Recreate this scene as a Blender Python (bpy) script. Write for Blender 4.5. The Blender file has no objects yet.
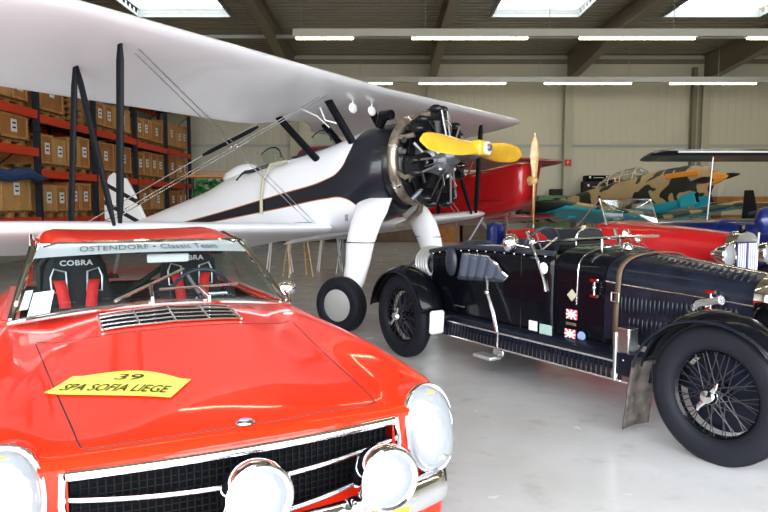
SKYS = 9.0; EXPO = 0.2
import bpy, bmesh, math, random
from mathutils import Vector, Matrix, Euler
import numpy as np
random.seed(7)
PI = math.pi
C = bpy.context.scene.collection
V = Vector

# ------------------------------------------------------------------ materials
MATS = {}
def new_mat(name):
    m = bpy.data.materials.new(name); m.use_nodes = True
    nt = m.node_tree; b = nt.nodes['Principled BSDF']
    MATS[name] = m
    return m, nt, b
def pm(name, col, rough=.5, metal=0, coat=0, bump=0, bscale=20, var=0, vscale=3, spec=.5, trans=0, ior=1.45, alpha=1, emit=None, es=0):
    m, nt, b = new_mat(name)
    I = b.inputs
    I['Base Color'].default_value = (*col, 1); I['Roughness'].default_value = rough; I['Metallic'].default_value = metal
    I['Coat Weight'].default_value = coat; I['Coat Roughness'].default_value = .03
    I['Specular IOR Level'].default_value = spec; I['Transmission Weight'].default_value = trans; I['IOR'].default_value = ior; I['Alpha'].default_value = alpha
    if emit: I['Emission Color'].default_value = (*emit, 1); I['Emission Strength'].default_value = es
    tc = nt.nodes.new('ShaderNodeTexCoord')
    if var:
        n = nt.nodes.new('ShaderNodeTexNoise'); n.inputs['Scale'].default_value = vscale; n.inputs['Detail'].default_value = 6
        nt.links.new(tc.outputs['Object'], n.inputs['Vector'])
        r = nt.nodes.new('ShaderNodeValToRGB'); e = r.color_ramp.elements
        e[0].position = .3; e[1].position = .7
        e[0].color = (*[c*(1-var) for c in col], 1); e[1].color = (*[min(1, c*(1+var)) for c in col], 1)
        nt.links.new(n.outputs['Fac'], r.inputs['Fac']); nt.links.new(r.outputs['Color'], I['Base Color'])
    if bump:
        n = nt.nodes.new('ShaderNodeTexNoise'); n.inputs['Scale'].default_value = bscale; n.inputs['Detail'].default_value = 4
        nt.links.new(tc.outputs['Object'], n.inputs['Vector'])
        bp = nt.nodes.new('ShaderNodeBump'); bp.inputs['Strength'].default_value = bump; bp.inputs['Distance'].default_value = .01
        nt.links.new(n.outputs['Fac'], bp.inputs['Height']); nt.links.new(bp.outputs['Normal'], I['Normal'])
    return m
def math_node(nt, op, a, b=None, clamp=False):
    n = nt.nodes.new('ShaderNodeMath'); n.operation = op; n.use_clamp = clamp
    for i, v in enumerate((a, b)):
        if v is None: continue
        if hasattr(v, 'links') or hasattr(v, 'is_linked'): nt.links.new(v, n.inputs[i])
        else: n.inputs[i].default_value = v
    return n.outputs[0]
def mixc(nt, f, a, b):
    n = nt.nodes.new('ShaderNodeMix'); n.data_type = 'RGBA'
    nt.links.new(f, n.inputs[0])
    for i, v in ((6, a), (7, b)):
        if isinstance(v, tuple): n.inputs[i].default_value = (*v, 1)
        else: nt.links.new(v, n.inputs[i])
    return n.outputs[2]

M = {}
M['red_paint'] = pm('red_paint', (.70, .022, .005), .3, coat=.5, spec=.15)
M['red_old'] = pm('red_old', (.44, .006, .010), .3, coat=.6)
M['dark_red'] = pm('dark_red', (.28, .008, .012), .4, coat=.4)
M['black_paint'] = pm('black_paint', (.0025, .003, .005), .25, coat=.28, spec=.12)
M['black_worn'] = pm('black_worn', (.006, .008, .016), .28, coat=.22, var=.5, vscale=8, bump=.12, bscale=30, spec=.25)
M['blue_paint'] = pm('blue_paint', (.004, .014, .12), .3, coat=.5)
M['chrome'] = pm('chrome', (.88, .89, .91), .06, metal=1)
M['chrome_worn'] = pm('chrome_worn', (.78, .78, .78), .22, metal=1)
M['alu'] = pm('alu', (.72, .73, .74), .38, metal=.85)
M['steel_grey'] = pm('steel_grey', (.35, .36, .37), .4, metal=.7)
M['exhaust_bronze'] = pm('exhaust_bronze', (.42, .36, .29), .38, metal=.8, var=.4, vscale=9)
M['engine_black'] = pm('engine_black', (.007, .007, .009), .35, coat=.2, spec=.4)
M['engine_grey'] = pm('engine_grey', (.2, .22, .25), .35, metal=.6)
M['rubber'] = pm('rubber', (.011, .012, .017), .6, bump=.3, bscale=60, spec=.2)
M['black_matte'] = pm('black_matte', (.012, .012, .013), .7)
M['grille_black'] = pm('grille_black', (.004, .004, .005), .6, spec=.12)
M['leather_black'] = pm('leather_black', (.022, .026, .038), .38, bump=.2, bscale=50)
M['leather_brown'] = pm('leather_brown', (.12, .075, .045), .55, bump=.3, bscale=50, var=.3)
M['fabric_black'] = pm('fabric_black', (.014, .014, .018), .85, bump=.2, bscale=150)
M['belt_red'] = pm('belt_red', (.7, .02, .02), .7)
M['white_wing'] = pm('white_wing', (.80, .81, .84), .28, coat=.4, var=.02, vscale=1.5)
M['white_gloss'] = pm('white_gloss', (.85, .85, .85), .3, coat=.5)
M['white_paper'] = pm('white_paper', (.8, .8, .78), .6)
M['grey_strip'] = pm('grey_strip', (.27, .31, .32), .5)
M['strip_text'] = pm('strip_text', (.045, .06, .07), .5)
M['yellow_prop'] = pm('yellow_prop', (.85, .50, .03), .35, coat=.5, var=.12, vscale=6)
M['yellow_plate'] = pm('yellow_plate', (.88, .80, .10), .4, coat=.3)
M['text_olive'] = pm('text_olive', (.03, .035, .01), .5)
M['wood_prop'] = pm('wood_prop', (.72, .45, .16), .35, coat=.6, var=.3, vscale=9)
M['wood_crate'] = pm('wood_crate', (.36, .145, .035), .7, var=.25, vscale=4)
M['wood_crate_pale'] = pm('wood_crate_pale', (.46, .25, .085), .7, var=.2, vscale=4)
M['wood_pallet'] = pm('wood_pallet', (.36, .19, .065), .8, var=.3, vscale=8)
M['rack_red'] = pm('rack_red', (.58, .045, .012), .5, spec=.25)
M['rack_post'] = pm('rack_post', (.014, .017, .026), .5, spec=.25)
M['label_red'] = pm('label_red', (.6, .03, .02), .6)
M['tarp_blue'] = pm('tarp_blue', (.015, .05, .16), .6, bump=.4, bscale=6)
M['leaf_green'] = pm('leaf_green', (.02, .16, .03), .6, var=.5, vscale=10)
M['machine_green'] = pm('machine_green', (.11, .23, .10), .5)
M['teal'] = pm('teal', (.02, .34, .42), .4, var=.1, vscale=2)
M['orange'] = pm('orange', (.75, .28, .03), .45)
M['amber'] = pm('amber', (.9, .38, .03), .3, coat=.5)
M['yellow_flag'] = pm('yellow_flag', (.9, .75, .02), .5)
M['skin_cover'] = pm('skin_cover', (.62, .47, .30), .6)
M['lens_glass'] = pm('lens_glass', (.22, .235, .25), .10, spec=.9, coat=1, bump=.3, bscale=38)
M['lens_amber'] = pm('lens_amber', (.85, .33, .04), .2, coat=1)
M['mud'] = pm('mud', (.075, .062, .052), .8, var=.6, vscale=14, bump=.4, bscale=40)
M['leather_highlight'] = pm('leather_highlight', (.07, .085, .115), .32, bump=.2, bscale=50)  # leather lightened so its base colour carries the highlights on the cushion ribs
M['chest_dark'] = pm('chest_dark', (.03, .022, .018), .6)
M['column'] = pm('column_paint', (.42, .42, .33), .55)
M['spoke_dark'] = pm('spoke_dark', (.035, .035, .04), .35, metal=.3)
M['strut_black'] = pm('strut_black', (.004, .0045, .007), .5, spec=.15)
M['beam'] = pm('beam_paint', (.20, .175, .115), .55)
M['girt'] = pm('girt', (.38, .41, .40), .5)
M['tube_on'] = pm('tube_on', (1, 1, 1), .5, emit=(1, .82, .52), es=20)
M['trunking'] = pm('trunking', (.45, .45, .40), .5)
M['skylight_pane'] = pm('skylight_pane', (1, 1, 1), .5, emit=(.93, .97, 1), es=5)
M['sticker_green'] = pm('sticker_green', (.34, .50, .44), .5)
M['sticker_red'] = pm('sticker_red', (.6, .05, .08), .5)
M['sticker_blue'] = pm('sticker_blue', (.25, .35, .6), .5)
M['beige'] = pm('beige', (.46, .42, .30), .5)

def glass_mat(name, col=(.9, .95, .95), alpha=.12, rough=.02):
    m, nt, b = new_mat(name)
    out = nt.nodes['Material Output']
    tr = nt.nodes.new('ShaderNodeBsdfTransparent'); tr.inputs[0].default_value = (*col, 1)
    gl = nt.nodes.new('ShaderNodeBsdfGlossy'); gl.inputs['Roughness'].default_value = rough
    fr = nt.nodes.new('ShaderNodeLayerWeight'); fr.inputs[0].default_value = .5
    f = math_node(nt, 'ADD', math_node(nt, 'MULTIPLY', math_node(nt, 'POWER', fr.outputs[1], 4.5), .38), alpha * .3, True)
    mx = nt.nodes.new('ShaderNodeMixShader')
    nt.links.new(f, mx.inputs[0]); nt.links.new(tr.outputs[0], mx.inputs[1]); nt.links.new(gl.outputs[0], mx.inputs[2])
    nt.links.new(mx.outputs[0], out.inputs[0])
    return m
M['glass'] = glass_mat('clear_glass')
M['glass_green'] = glass_mat('tinted_glass', (.75, .9, .82), .3)

def floor_mat():
    m, nt, b = new_mat('polished_concrete')
    tc = nt.nodes.new('ShaderNodeTexCoord')
    n1 = nt.nodes.new('ShaderNodeTexNoise'); n1.inputs['Scale'].default_value = .9; n1.inputs['Detail'].default_value = 8; n1.inputs['Roughness'].default_value = .65
    n2 = nt.nodes.new('ShaderNodeTexNoise'); n2.inputs['Scale'].default_value = 4.5; n2.inputs['Detail'].default_value = 8
    for n in (n1, n2): nt.links.new(tc.outputs['Object'], n.inputs['Vector'])
    r = nt.nodes.new('ShaderNodeValToRGB'); e = r.color_ramp.elements
    e[0].position = .35; e[0].color = (.45, .445, .43, 1); e[1].position = .68; e[1].color = (.54, .545, .55, 1)
    nt.links.new(n1.outputs['Fac'], r.inputs[0])
    r2 = nt.nodes.new('ShaderNodeValToRGB'); e = r2.color_ramp.elements
    e[0].position = .25; e[0].color = (.72, .69, .65, 1); e[1].position = .42; e[1].color = (1, 1, 1, 1)
    nt.links.new(n2.outputs['Fac'], r2.inputs[0])
    mx = nt.nodes.new('ShaderNodeMix'); mx.data_type = 'RGBA'; mx.blend_type = 'MULTIPLY'; mx.inputs[0].default_value = .6
    nt.links.new(r.outputs[0], mx.inputs[6]); nt.links.new(r2.outputs[0], mx.inputs[7])
    nt.links.new(mx.outputs[2], b.inputs['Base Color'])
    rr = nt.nodes.new('ShaderNodeMapRange'); rr.inputs[3].default_value = .12; rr.inputs[4].default_value = .34
    nt.links.new(n2.outputs['Fac'], rr.inputs[0]); nt.links.new(rr.outputs[0], b.inputs['Roughness'])
    return m
M['floor'] = floor_mat()

def ribbed(name, col, axis, period, depth=.6, rough=.5, var=.06):
    m, nt, b = new_mat(name)
    tc = nt.nodes.new('ShaderNodeTexCoord'); sp = nt.nodes.new('ShaderNodeSeparateXYZ')
    nt.links.new(tc.outputs['Object'], sp.inputs[0])
    f = math_node(nt, 'FRACT', math_node(nt, 'MULTIPLY', sp.outputs[axis], 1/period))
    t = math_node(nt, 'ABSOLUTE', math_node(nt, 'SUBTRACT', f, .5))
    s = math_node(nt, 'SMOOTH_MIN', math_node(nt, 'MULTIPLY', t, 6), 1.2)
    bp = nt.nodes.new('ShaderNodeBump'); bp.inputs['Strength'].default_value = depth; bp.inputs['Distance'].default_value = period*.12
    nt.links.new(s, bp.inputs['Height']); nt.links.new(bp.outputs[0], b.inputs['Normal'])
    n = nt.nodes.new('ShaderNodeTexNoise'); n.inputs['Scale'].default_value = .6; n.inputs['Detail'].default_value = 4
    nt.links.new(tc.outputs['Object'], n.inputs['Vector'])
    c = mixc(nt, n.outputs['Fac'], tuple(x*(1-var) for x in col), tuple(min(1, x*(1+var)) for x in col))
    nt.links.new(c, b.inputs['Base Color']); b.inputs['Roughness'].default_value = rough
    return m
M['wall_panel'] = ribbed('wall_panel', (.54, .525, .42), 0, .30, .14)
M['wall_side'] = ribbed('wall_side_panel', (.47, .46, .385), 1, .30, .35)
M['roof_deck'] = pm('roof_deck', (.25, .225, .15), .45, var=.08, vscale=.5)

def stripe_fuselage():
    # white fuselage with a black nose sweeping back into a tapering black stripe edged in orange (paint scheme in object space)
    m, nt, b = new_mat('fuselage_paint')
    tc = nt.nodes.new('ShaderNodeTexCoord'); sp = nt.nodes.new('ShaderNodeSeparateXYZ')
    nt.links.new(tc.outputs['Object'], sp.inputs[0]); x, z = sp.outputs[0], sp.outputs[2]
    mid = nt.nodes.new('ShaderNodeFloatCurve')
    def curve(src, pts, lo, hi, vlo, vhi):
        mr = nt.nodes.new('ShaderNodeMapRange'); mr.inputs[1].default_value = lo; mr.inputs[2].default_value = hi
        nt.links.new(src, mr.inputs[0])
        fc = nt.nodes.new('ShaderNodeFloatCurve'); cv = fc.mapping.curves[0]
        P = [((a-lo)/(hi-lo), (v-vlo)/(vhi-vlo)) for a, v in pts]
        cv.points[0].location = P[0]; cv.points[-1].location = P[-1]
        for p in P[1:-1]: cv.points.new(*p)
        fc.mapping.update(); nt.links.new(mr.outputs[0], fc.inputs[1])
        m2 = nt.nodes.new('ShaderNodeMapRange'); m2.inputs[3].default_value = vlo; m2.inputs[4].default_value = vhi
        nt.links.new(fc.outputs[0], m2.inputs[0]); return m2.outputs[0]
    top = curve(x, [(-6, .78), (-2.9, 1.26), (-1.43, 1.55), (-.62, 1.72), (-.42, 1.80), (-.27, 2.05), (-.18, 2.6), (.3, 2.7)], -6, .3, 0, 3)
    bot = curve(x, [(-6, .78), (-2.9, 1.17), (-1.43, 1.38), (-.62, 1.50), (-.36, 1.51), (-.18, 1.40), (-.06, 1.0), (.3, .6)], -6, .3, 0, 3)
    t = math_node(nt, 'MINIMUM', math_node(nt, 'SUBTRACT', top, z), math_node(nt, 'SUBTRACT', z, bot))
    blk = math_node(nt, 'GREATER_THAN', t, 0.0); edge = math_node(nt, 'GREATER_THAN', t, -.012)
    c = mixc(nt, edge, (.80, .81, .84), (.5, .18, .06)); c = mixc(nt, blk, c, (.010, .011, .018))
    nt.links.new(c, b.inputs['Base Color']); b.inputs['Roughness'].default_value = .3; b.inputs['Coat Weight'].default_value = .3; b.inputs['Specular IOR Level'].default_value = .25
    return m
M['fuselage'] = stripe_fuselage()

def camo_mat():
    m, nt, b = new_mat('camouflage')
    tc = nt.nodes.new('ShaderNodeTexCoord')
    n = nt.nodes.new('ShaderNodeTexNoise'); n.inputs['Scale'].default_value = 1.7; n.inputs['Detail'].default_value = 1.5; n.inputs['Distortion'].default_value = .6
    nt.links.new(tc.outputs['Object'], n.inputs['Vector'])
    r = nt.nodes.new('ShaderNodeValToRGB'); r.color_ramp.interpolation = 'CONSTANT'; e = r.color_ramp.elements
    e[0].position = 0; e[0].color = (.016, .02, .012, 1); e[1].position = .50; e[1].color = (.40, .28, .13, 1)
    nt.links.new(n.outputs['Fac'], r.inputs[0]); nt.links.new(r.outputs[0], b.inputs['Base Color']); b.inputs['Roughness'].default_value = .5
    # teal belly below a waterline
    sp = nt.nodes.new('ShaderNodeSeparateXYZ'); nt.links.new(tc.outputs['Object'], sp.inputs[0])
    w = math_node(nt, 'SUBTRACT', sp.outputs[2], math_node(nt, 'MULTIPLY', sp.outputs[0], .17))
    f = math_node(nt, 'LESS_THAN', w, 1.36)
    c = mixc(nt, f, r.outputs[0], (.02, .34, .42))
    nt.links.new(c, b.inputs['Base Color'])
    return m
M['camo'] = camo_mat()
def camo_wing():
    m, nt, b = new_mat('camouflage_wing')
    tc = nt.nodes.new('ShaderNodeTexCoord')
    n = nt.nodes.new('ShaderNodeTexNoise'); n.inputs['Scale'].default_value = 1.0; n.inputs['Detail'].default_value = 1.5
    nt.links.new(tc.outputs['Object'], n.inputs['Vector'])
    r = nt.nodes.new('ShaderNodeValToRGB'); r.color_ramp.interpolation = 'CONSTANT'; e = r.color_ramp.elements
    e[0].position = 0; e[0].color = (.03, .05, .035, 1); e[1].position = .56; e[1].color = (.42, .32, .16, 1)
    nt.links.new(n.outputs['Fac'], r.inputs[0]); nt.links.new(r.outputs[0], b.inputs['Base Color']); b.inputs['Roughness'].default_value = .5
    return m
M['camo_wing'] = camo_wing()
def rudder_mat():
    m, nt, b = new_mat('rudder_stripes')
    tc = nt.nodes.new('ShaderNodeTexCoord'); sp = nt.nodes.new('ShaderNodeSeparateXYZ'); nt.links.new(tc.outputs['Object'], sp.inputs[0])
    w = math_node(nt, 'ADD', sp.outputs[2], math_node(nt, 'MULTIPLY', sp.outputs[0], .35))
    f = math_node(nt, 'FRACT', math_node(nt, 'MULTIPLY', w, 3.1))
    g = math_node(nt, 'LESS_THAN', f, .24)
    nt.links.new(mixc(nt, g, (.8, .8, .8), (.012, .012, .016)), b.inputs['Base Color'])
    return m
M['rudder'] = rudder_mat()

# ------------------------------------------------------------------ mesh builder
def frame(d):
    d = V(d).normalized(); a = V((0, 0, 1)) if abs(d.z) < .9 else V((1, 0, 0))
    u = d.cross(a).normalized(); return u, d.cross(u).normalized()
class MB:
    def __init__(s): s.bm = bmesh.new()
    def ring(s, pts): return [s.bm.verts.new(p) for p in pts]
    def face(s, vs):
        try: return s.bm.faces.new(vs)
        except ValueError: return None
    def box(s, c, size, rot=(0, 0, 0), taper=1):
        R = Euler(rot).to_matrix(); hx, hy, hz = [k/2 for k in size]; v = []
        for dz in (-1, 1):
            t = taper if dz > 0 else 1
            for dx, dy in ((-1, -1), (1, -1), (1, 1), (-1, 1)):
                v.append(s.bm.verts.new(V(c) + R @ V((dx*hx*t, dy*hy*t, dz*hz))))
        for f in ((3, 2, 1, 0), (4, 5, 6, 7), (0, 1, 5, 4), (1, 2, 6, 5), (2, 3, 7, 6), (3, 0, 4, 7)): s.face([v[i] for i in f])
        return s
    def loft(s, rings, caps=True, closed=True):
        R = [s.ring(r) for r in rings]; n = len(R[0])
        for a, b in zip(R, R[1:]):
            for i in range(n if closed else n-1):
                j = (i+1) % n; s.face([a[i], a[j], b[j], b[i]])
        if caps and closed: s.face(R[0][::-1]); s.face(R[-1])
        return s
    def cyl(s, p, q, r, r2=None, n=14, caps=True):
        r2 = r if r2 is None else r2; p, q = V(p), V(q); u, w = frame(q-p)
        return s.loft([[c + (u*math.cos(a) + w*math.sin(a))*k for a in [2*PI*i/n for i in range(n)]] for c, k in ((p, r), (q, r2))], caps)
    def tube(s, pts, r, n=8, closed=False, sx=1):
        pts = [V(p) for p in pts]; rings = []; N = len(pts); prev = None
        for i, p in enumerate(pts):
            a = pts[(i-1) % N] if (i or closed) else p; b = pts[(i+1) % N] if (i < N-1 or closed) else p
            d = (b-a).normalized()
            if prev is None: u, w = frame(d)
            else:
                u = (prev - d*prev.dot(d)).normalized(); w = d.cross(u).normalized()
            prev = u; rr = r[i] if isinstance(r, (list, tuple)) else r
            rings.append([p + u*math.cos(t)*rr + w*math.sin(t)*rr*sx for t in [2*PI*k/n for k in range(n)]])
        if closed: rings.append(rings[0]); s.loft(rings, False)
        else: s.loft(rings)
        return s
    def lathe(s, prof, c, ax=(0, 0, 1), n=32, closed=False):
        d = V(ax).normalized(); u, w = frame(d); c = V(c)
        R = [[c + d*h + (u*math.cos(t) + w*math.sin(t))*max(r, 1e-4) for r, h in prof] for t in [2*PI*k/n for k in range(n)]]
        R = [s.ring(r) for r in R]; m = len(prof)
        for k in range(n):
            a, b = R[k], R[(k+1) % n]
            for i in range(m if closed else m-1):
                j = (i+1) % m; s.face([a[i], b[i], b[j], a[j]])
        return s
    def ell(s, c, r, n=16, m=10, rot=(0, 0, 0)):
        R = Euler(rot).to_matrix(); rings = []
        for i in range(m+1):
            t = PI*i/m; rings.append([V(c) + R @ V((r[0]*math.sin(t)*math.cos(p) if 0 < i < m else 1e-4*math.cos(p), r[1]*math.sin(t)*math.sin(p) if 0 < i < m else 1e-4*math.sin(p), -r[2]*math.cos(t))) for p in [2*PI*k/n for k in range(n)]])
        return s.loft(rings)
    def prism(s, poly, f, d0, d1):
        # poly 2D, f(u,v,d)->3D
        return s.loft([[V(f(u, v, d0)) for u, v in poly], [V(f(u, v, d1)) for u, v in poly]])
    def grid(s, rows, skip=None):
        R = [s.ring(r) for r in rows]
        for i in range(len(R)-1):
            for j in range(len(R[0])-1):
                if skip and skip(i, j): continue
                s.face([R[i][j], R[i][j+1], R[i+1][j+1], R[i+1][j]])
        return s
    def torus(s, c, ax, R, r, n=40, m=10, sq=1):
        prof = [(R + r*math.cos(t), r*sq*math.sin(t)) for t in [2*PI*k/m for k in range(m)]]
        return s.lathe(prof, c, ax, n, True)
    def build(s, name, mat, parent=None, smooth=35, bevel=0, solid=0, subs=0, loc=None, off=0, rot=None):
        bmesh.ops.remove_doubles(s.bm, verts=s.bm.verts, dist=1e-5)
        bmesh.ops.recalc_face_normals(s.bm, faces=s.bm.faces)
        me = bpy.data.meshes.new(name); s.bm.to_mesh(me); s.bm.free()
        me.materials.append(M[mat] if isinstance(mat, str) else mat)
        if smooth:
            for p in me.polygons: p.use_smooth = True
            if not subs: me.set_sharp_from_angle(angle=math.radians(smooth))
        o = bpy.data.objects.new(name, me); C.objects.link(o)
        if parent: o.parent = parent
        if loc: o.location = loc
        if rot: o.rotation_euler = rot
        if subs:
            k = o.modifiers.new('s', 'SUBSURF'); k.levels = k.render_levels = subs
        if solid:
            k = o.modifiers.new('t', 'SOLIDIFY'); k.thickness = solid; k.offset = off
        if bevel:
            k = o.modifiers.new('b', 'BEVEL'); k.width = bevel; k.segments = 2; k.limit_method = 'ANGLE'
        return o
def tag(o, label=None, cat=None, group=None, kind=None):
    if label: o['label'] = label
    if cat: o['category'] = cat
    if group: o['group'] = group
    if kind: o['kind'] = kind
    return o
def thing(name, label, cat, loc=(0, 0, 0), rz=0, group=None):
    o = bpy.data.objects.new(name, None); C.objects.link(o); o.location = loc; o.rotation_euler = (0, 0, rz); o.empty_display_size = .1
    return tag(o, label, cat, group)
def kids(o): return [c for c in bpy.data.objects if c.parent == o]
def dup(o, parent=None):
    c = o.copy(); C.objects.link(c); c.parent = parent
    for ch in kids(o): dup(ch, c)
    return c
def text(body, size, mat, name, parent, fn, ext=0, align='CENTER', spacing=1.0, bold=0, shear=0):
    """flat lettering as a mesh; fn maps (u,v) of the lettering to a 3D point"""
    cu = bpy.data.curves.new('t', 'FONT'); cu.body = body; cu.size = size; cu.align_x = align; cu.align_y = 'CENTER'; cu.space_character = spacing; cu.offset = bold; cu.shear = shear; cu.resolution_u = 3
    o = bpy.data.objects.new('t', cu); C.objects.link(o); bpy.context.view_layer.update()
    me = bpy.data.meshes.new_from_object(o.evaluated_get(bpy.context.evaluated_depsgraph_get()))
    bpy.data.objects.remove(o); bpy.data.curves.remove(cu)
    for v in me.vertices: v.co = V(fn(v.co.x, v.co.y))
    me.materials.clear(); me.materials.append(M[mat]); me.name = name
    o = bpy.data.objects.new(name, me); C.objects.link(o); o.parent = parent
    return o
def cr(xs, ys, x):
    """monotone-ish cubic interpolation"""
    xs = list(xs); ys = list(ys)
    if xs[0] > xs[-1]: xs = xs[::-1]; ys = ys[::-1]
    if x <= xs[0]: return ys[0]
    if x >= xs[-1]: return ys[-1]
    i = max(k for k in range(len(xs)-1) if xs[k] <= x)
    h = xs[i+1]-xs[i]; t = (x-xs[i])/h
    def slope(k):
        if k == 0: return (ys[1]-ys[0])/(xs[1]-xs[0])
        if k == len(xs)-1: return (ys[-1]-ys[-2])/(xs[-1]-xs[-2])
        a = (ys[k]-ys[k-1])/(xs[k]-xs[k-1]); b = (ys[k+1]-ys[k])/(xs[k+1]-xs[k])
        if a*b <= 0: return 0
        return 2*a*b/(a+b)
    m0, m1 = slope(i)*h, slope(i+1)*h
    return (2*t**3-3*t**2+1)*ys[i] + (t**3-2*t**2+t)*m0 + (-2*t**3+3*t**2)*ys[i+1] + (t**3-t**2)*m1
# ------------------------------------------------------------------ room
XL, XR, YB, YF, ZR = -9.2, 17.5, 26.0, -1.6, 7.1
def struct(name, mb, mat, parent=None, **k):
    o = mb.build(name, mat, parent, **k)
    if parent is None: tag(o, kind='structure')
    return o
struct('floor', MB().box(((XL+XR)/2, 6, -.1), (XR-XL+.4, 40, .2)), 'floor', smooth=0)
struct('wall_back', MB().box(((XL+XR)/2, YB+.1, ZR/2), (XR-XL+.4, .2, ZR)), 'wall_panel', smooth=0)
struct('wall_left', MB().box((XL-.1, (YB+YF)/2, ZR/2), (.2, YB-YF, ZR)), 'wall_side', smooth=0)
struct('wall_right', MB().box((XR+.1, (YB+YF)/2, ZR/2), (.2, YB-YF, ZR)), 'wall_side', smooth=0)
m = MB(); m.box((XL+.9, YF, 2.7), (2.2, .2, 5.4)); m.box((XR-.9, YF, 2.7), (2.2, .2, 5.4)); m.box(((XL+XR)/2, YF, 6.25), (XR-XL+.4, .2, 1.7))
struct('wall_front', m, 'wall_panel', smooth=0)
# roof deck with skylight openings
SKY = [(-6.0, 2.75), (4.55, 2.6), (9.85, 2.85)]
Y0s, Y1s = 18.6, 20.45
m = MB(); xs = [XL-.1]
for c, w in SKY: xs += [c-w/2, c+w/2]
xs.append(XR+.1)
def deck(x0, x1, y0, y1):      # trapezoidal sheet, ribs running along X
    P = []; y = y0; p = .31
    while y < y1-.01:
        for a, z in ((0, 0), (.15, 0), (.18, .11), (.28, .11)):
            if y+a < y1: P.append((y+a, ZR+z))
        y += p
    P.append((y1, ZR)); P += [(y1, ZR+.16), (y0, ZR+.16)]
    m.prism(P, lambda u, v, d: (d, u, v), x0, x1)
deck(XL-.2, XR+.2, YF, Y0s); deck(XL-.2, XR+.2, Y1s, YB)
for i in range(0, len(xs), 2): deck(xs[i], xs[i+1], Y0s, Y1s)
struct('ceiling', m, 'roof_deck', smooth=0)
for i, (c, w) in enumerate(SKY):
    fr = MB()
    for sx in (-1, 1): fr.box((c+sx*(w/2+.03), (Y0s+Y1s)/2, ZR+.09), (.06, Y1s-Y0s+.12, .34))
    for y in (Y0s-.03, Y1s+.03): fr.box((c, y, ZR+.09), (w, .06, .34))
    o = struct(f'window_{i+1}', fr, 'girt', smooth=0)
    MB().box((c, (Y0s+Y1s)/2, ZR+.22), (w, Y1s-Y0s, .02)).build('pane', 'skylight_pane', o, smooth=0)
# portal frames
n = 1
for k, x in enumerate((-8.65, -3.45, 1.80, 7.05, 12.3, 17.2)):
    m = MB()
    if k == 4: m.box((x-.42, YB-.2, 3.3), (.16, .2, 6.6))
    # rafter I section with haunch
    zt = 7.08
    def prof(z0, th): return z0
    hl = 6.5
    m.prism([(YB-.1, 6.05), (YB-.1, zt), (YF+.2, zt), (YF+.2, 6.55), (YB-hl, 6.55)], lambda u, v, d: (x+d, u, v), -.02, .02)
    m.prism([(YB-.1, 6.03), (YB-.1, 6.07), (YB-hl, 6.57), (YF+.2, 6.57), (YF+.2, 6.53), (YB-hl, 6.53)], lambda u, v, d: (x+d, u, v), -.15, .15)
    m.box((x, (YF+YB)/2, zt-.02), (.3, YB-YF-.4, .03))
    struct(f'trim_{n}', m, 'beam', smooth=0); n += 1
    m = MB()
    for sy in (0, .34): m.box((x, YB-.02-sy, 3.02), (.3, .03, 6.04))
    m.box((x, YB-.19, 3.02), (.03, .34, 6.04))
    struct(f'trim_{n}', m, 'column', smooth=0); n += 1
# wall girts and eaves rails
struct(f'trim_{n}', MB().box(((XL+XR)/2, YB-.03, 3.66), (XR-XL, .06, .09)), 'girt', smooth=0); n += 1
struct(f'trim_{n}', MB().box(((XL+XR)/2, YB-.06, 6.85), (XR-XL, .12, .16)), 'beam', smooth=0); n += 1
struct(f'trim_{n}', MB().box(((XL+XR)/2, 21.6, 6.72), (XR-XL, .12, .1)), 'girt', smooth=0); n += 1
# purlins across the roof
for y in (3.0, 10.2):
    struct(f'trim_{n}', MB().box(((XL+XR)/2, y, 7.0), (XR-XL, .07, .18)), 'beam', smooth=0); n += 1
struct(f'trim_{n}', MB().cyl((XL, 17.5, 6.85), (XR, 17.5, 6.85), .04), 'girt'); n += 1
# strip lights
def strip(y, z, x0, x1, segs, label):
    t = thing('strip_light', label, 'ceiling light', (x0, y, z), 0, 'long rows of fluorescent strip lights')
    MB().box(((x1-x0)/2, 0, .09), (x1-x0, .16, .17)).build('trunking', 'trunking', t, smooth=0)
    for a, b in segs:
        MB().box(((a+b)/2-x0, 0, -.012), (b-a, .17, .03)).build('reflector', 'white_gloss', t, smooth=0)
        MB().cyl((a-x0+.03, 0, -.045), (b-x0-.03, 0, -.045), .022, n=10).build('fluorescent_tube', 'tube_on', t)
    for q in range(int((x1-x0)/3)+1): MB().cyl((q*3+.2, 0, .09), (q*3+.2, 0, 7.1-z), .008, n=6).build('hanger', 'steel_grey', t)
def per(a, end, p=4.05, l=2.85):
    r = []
    while a < end: r.append((a, min(a+l, end))); a += p
    return r
strip(16.4, 5.45, -2.2, 17.2, [(-2.15, -.72)] + per(.65, 17.0), 'long strip light nearer the camera, running in front of the skylights')
strip(22.6, 5.47, -1.0, 17.2, [(-1.0, .3)] + per(1.15, 17.0, 4.2, 2.95), 'long strip light farther back, close to the rear wall')
strip(10.0, 5.60, -8.5, 17.2, per(-8, 17.0), 'long strip light above the parked cars, seen mirrored in their bonnets')
strip(4.4, 5.60, -8.5, 17.2, per(-7.2, 17.0), 'long strip light nearest the open hangar door')
# fire sign
MB().box((7.05, YB-.395, 2.98), (.25, .03, .25)).build('fire_sign', 'label_red', None, smooth=0)
o = tag(bpy.data.objects['fire_sign'], 'small square red sign on the wall column behind the camouflaged plane', 'sign')
text('F', .16, 'white_paper', 'pictogram', o, lambda u, v: (7.05+u, YB-.415, 2.98+v))

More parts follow.
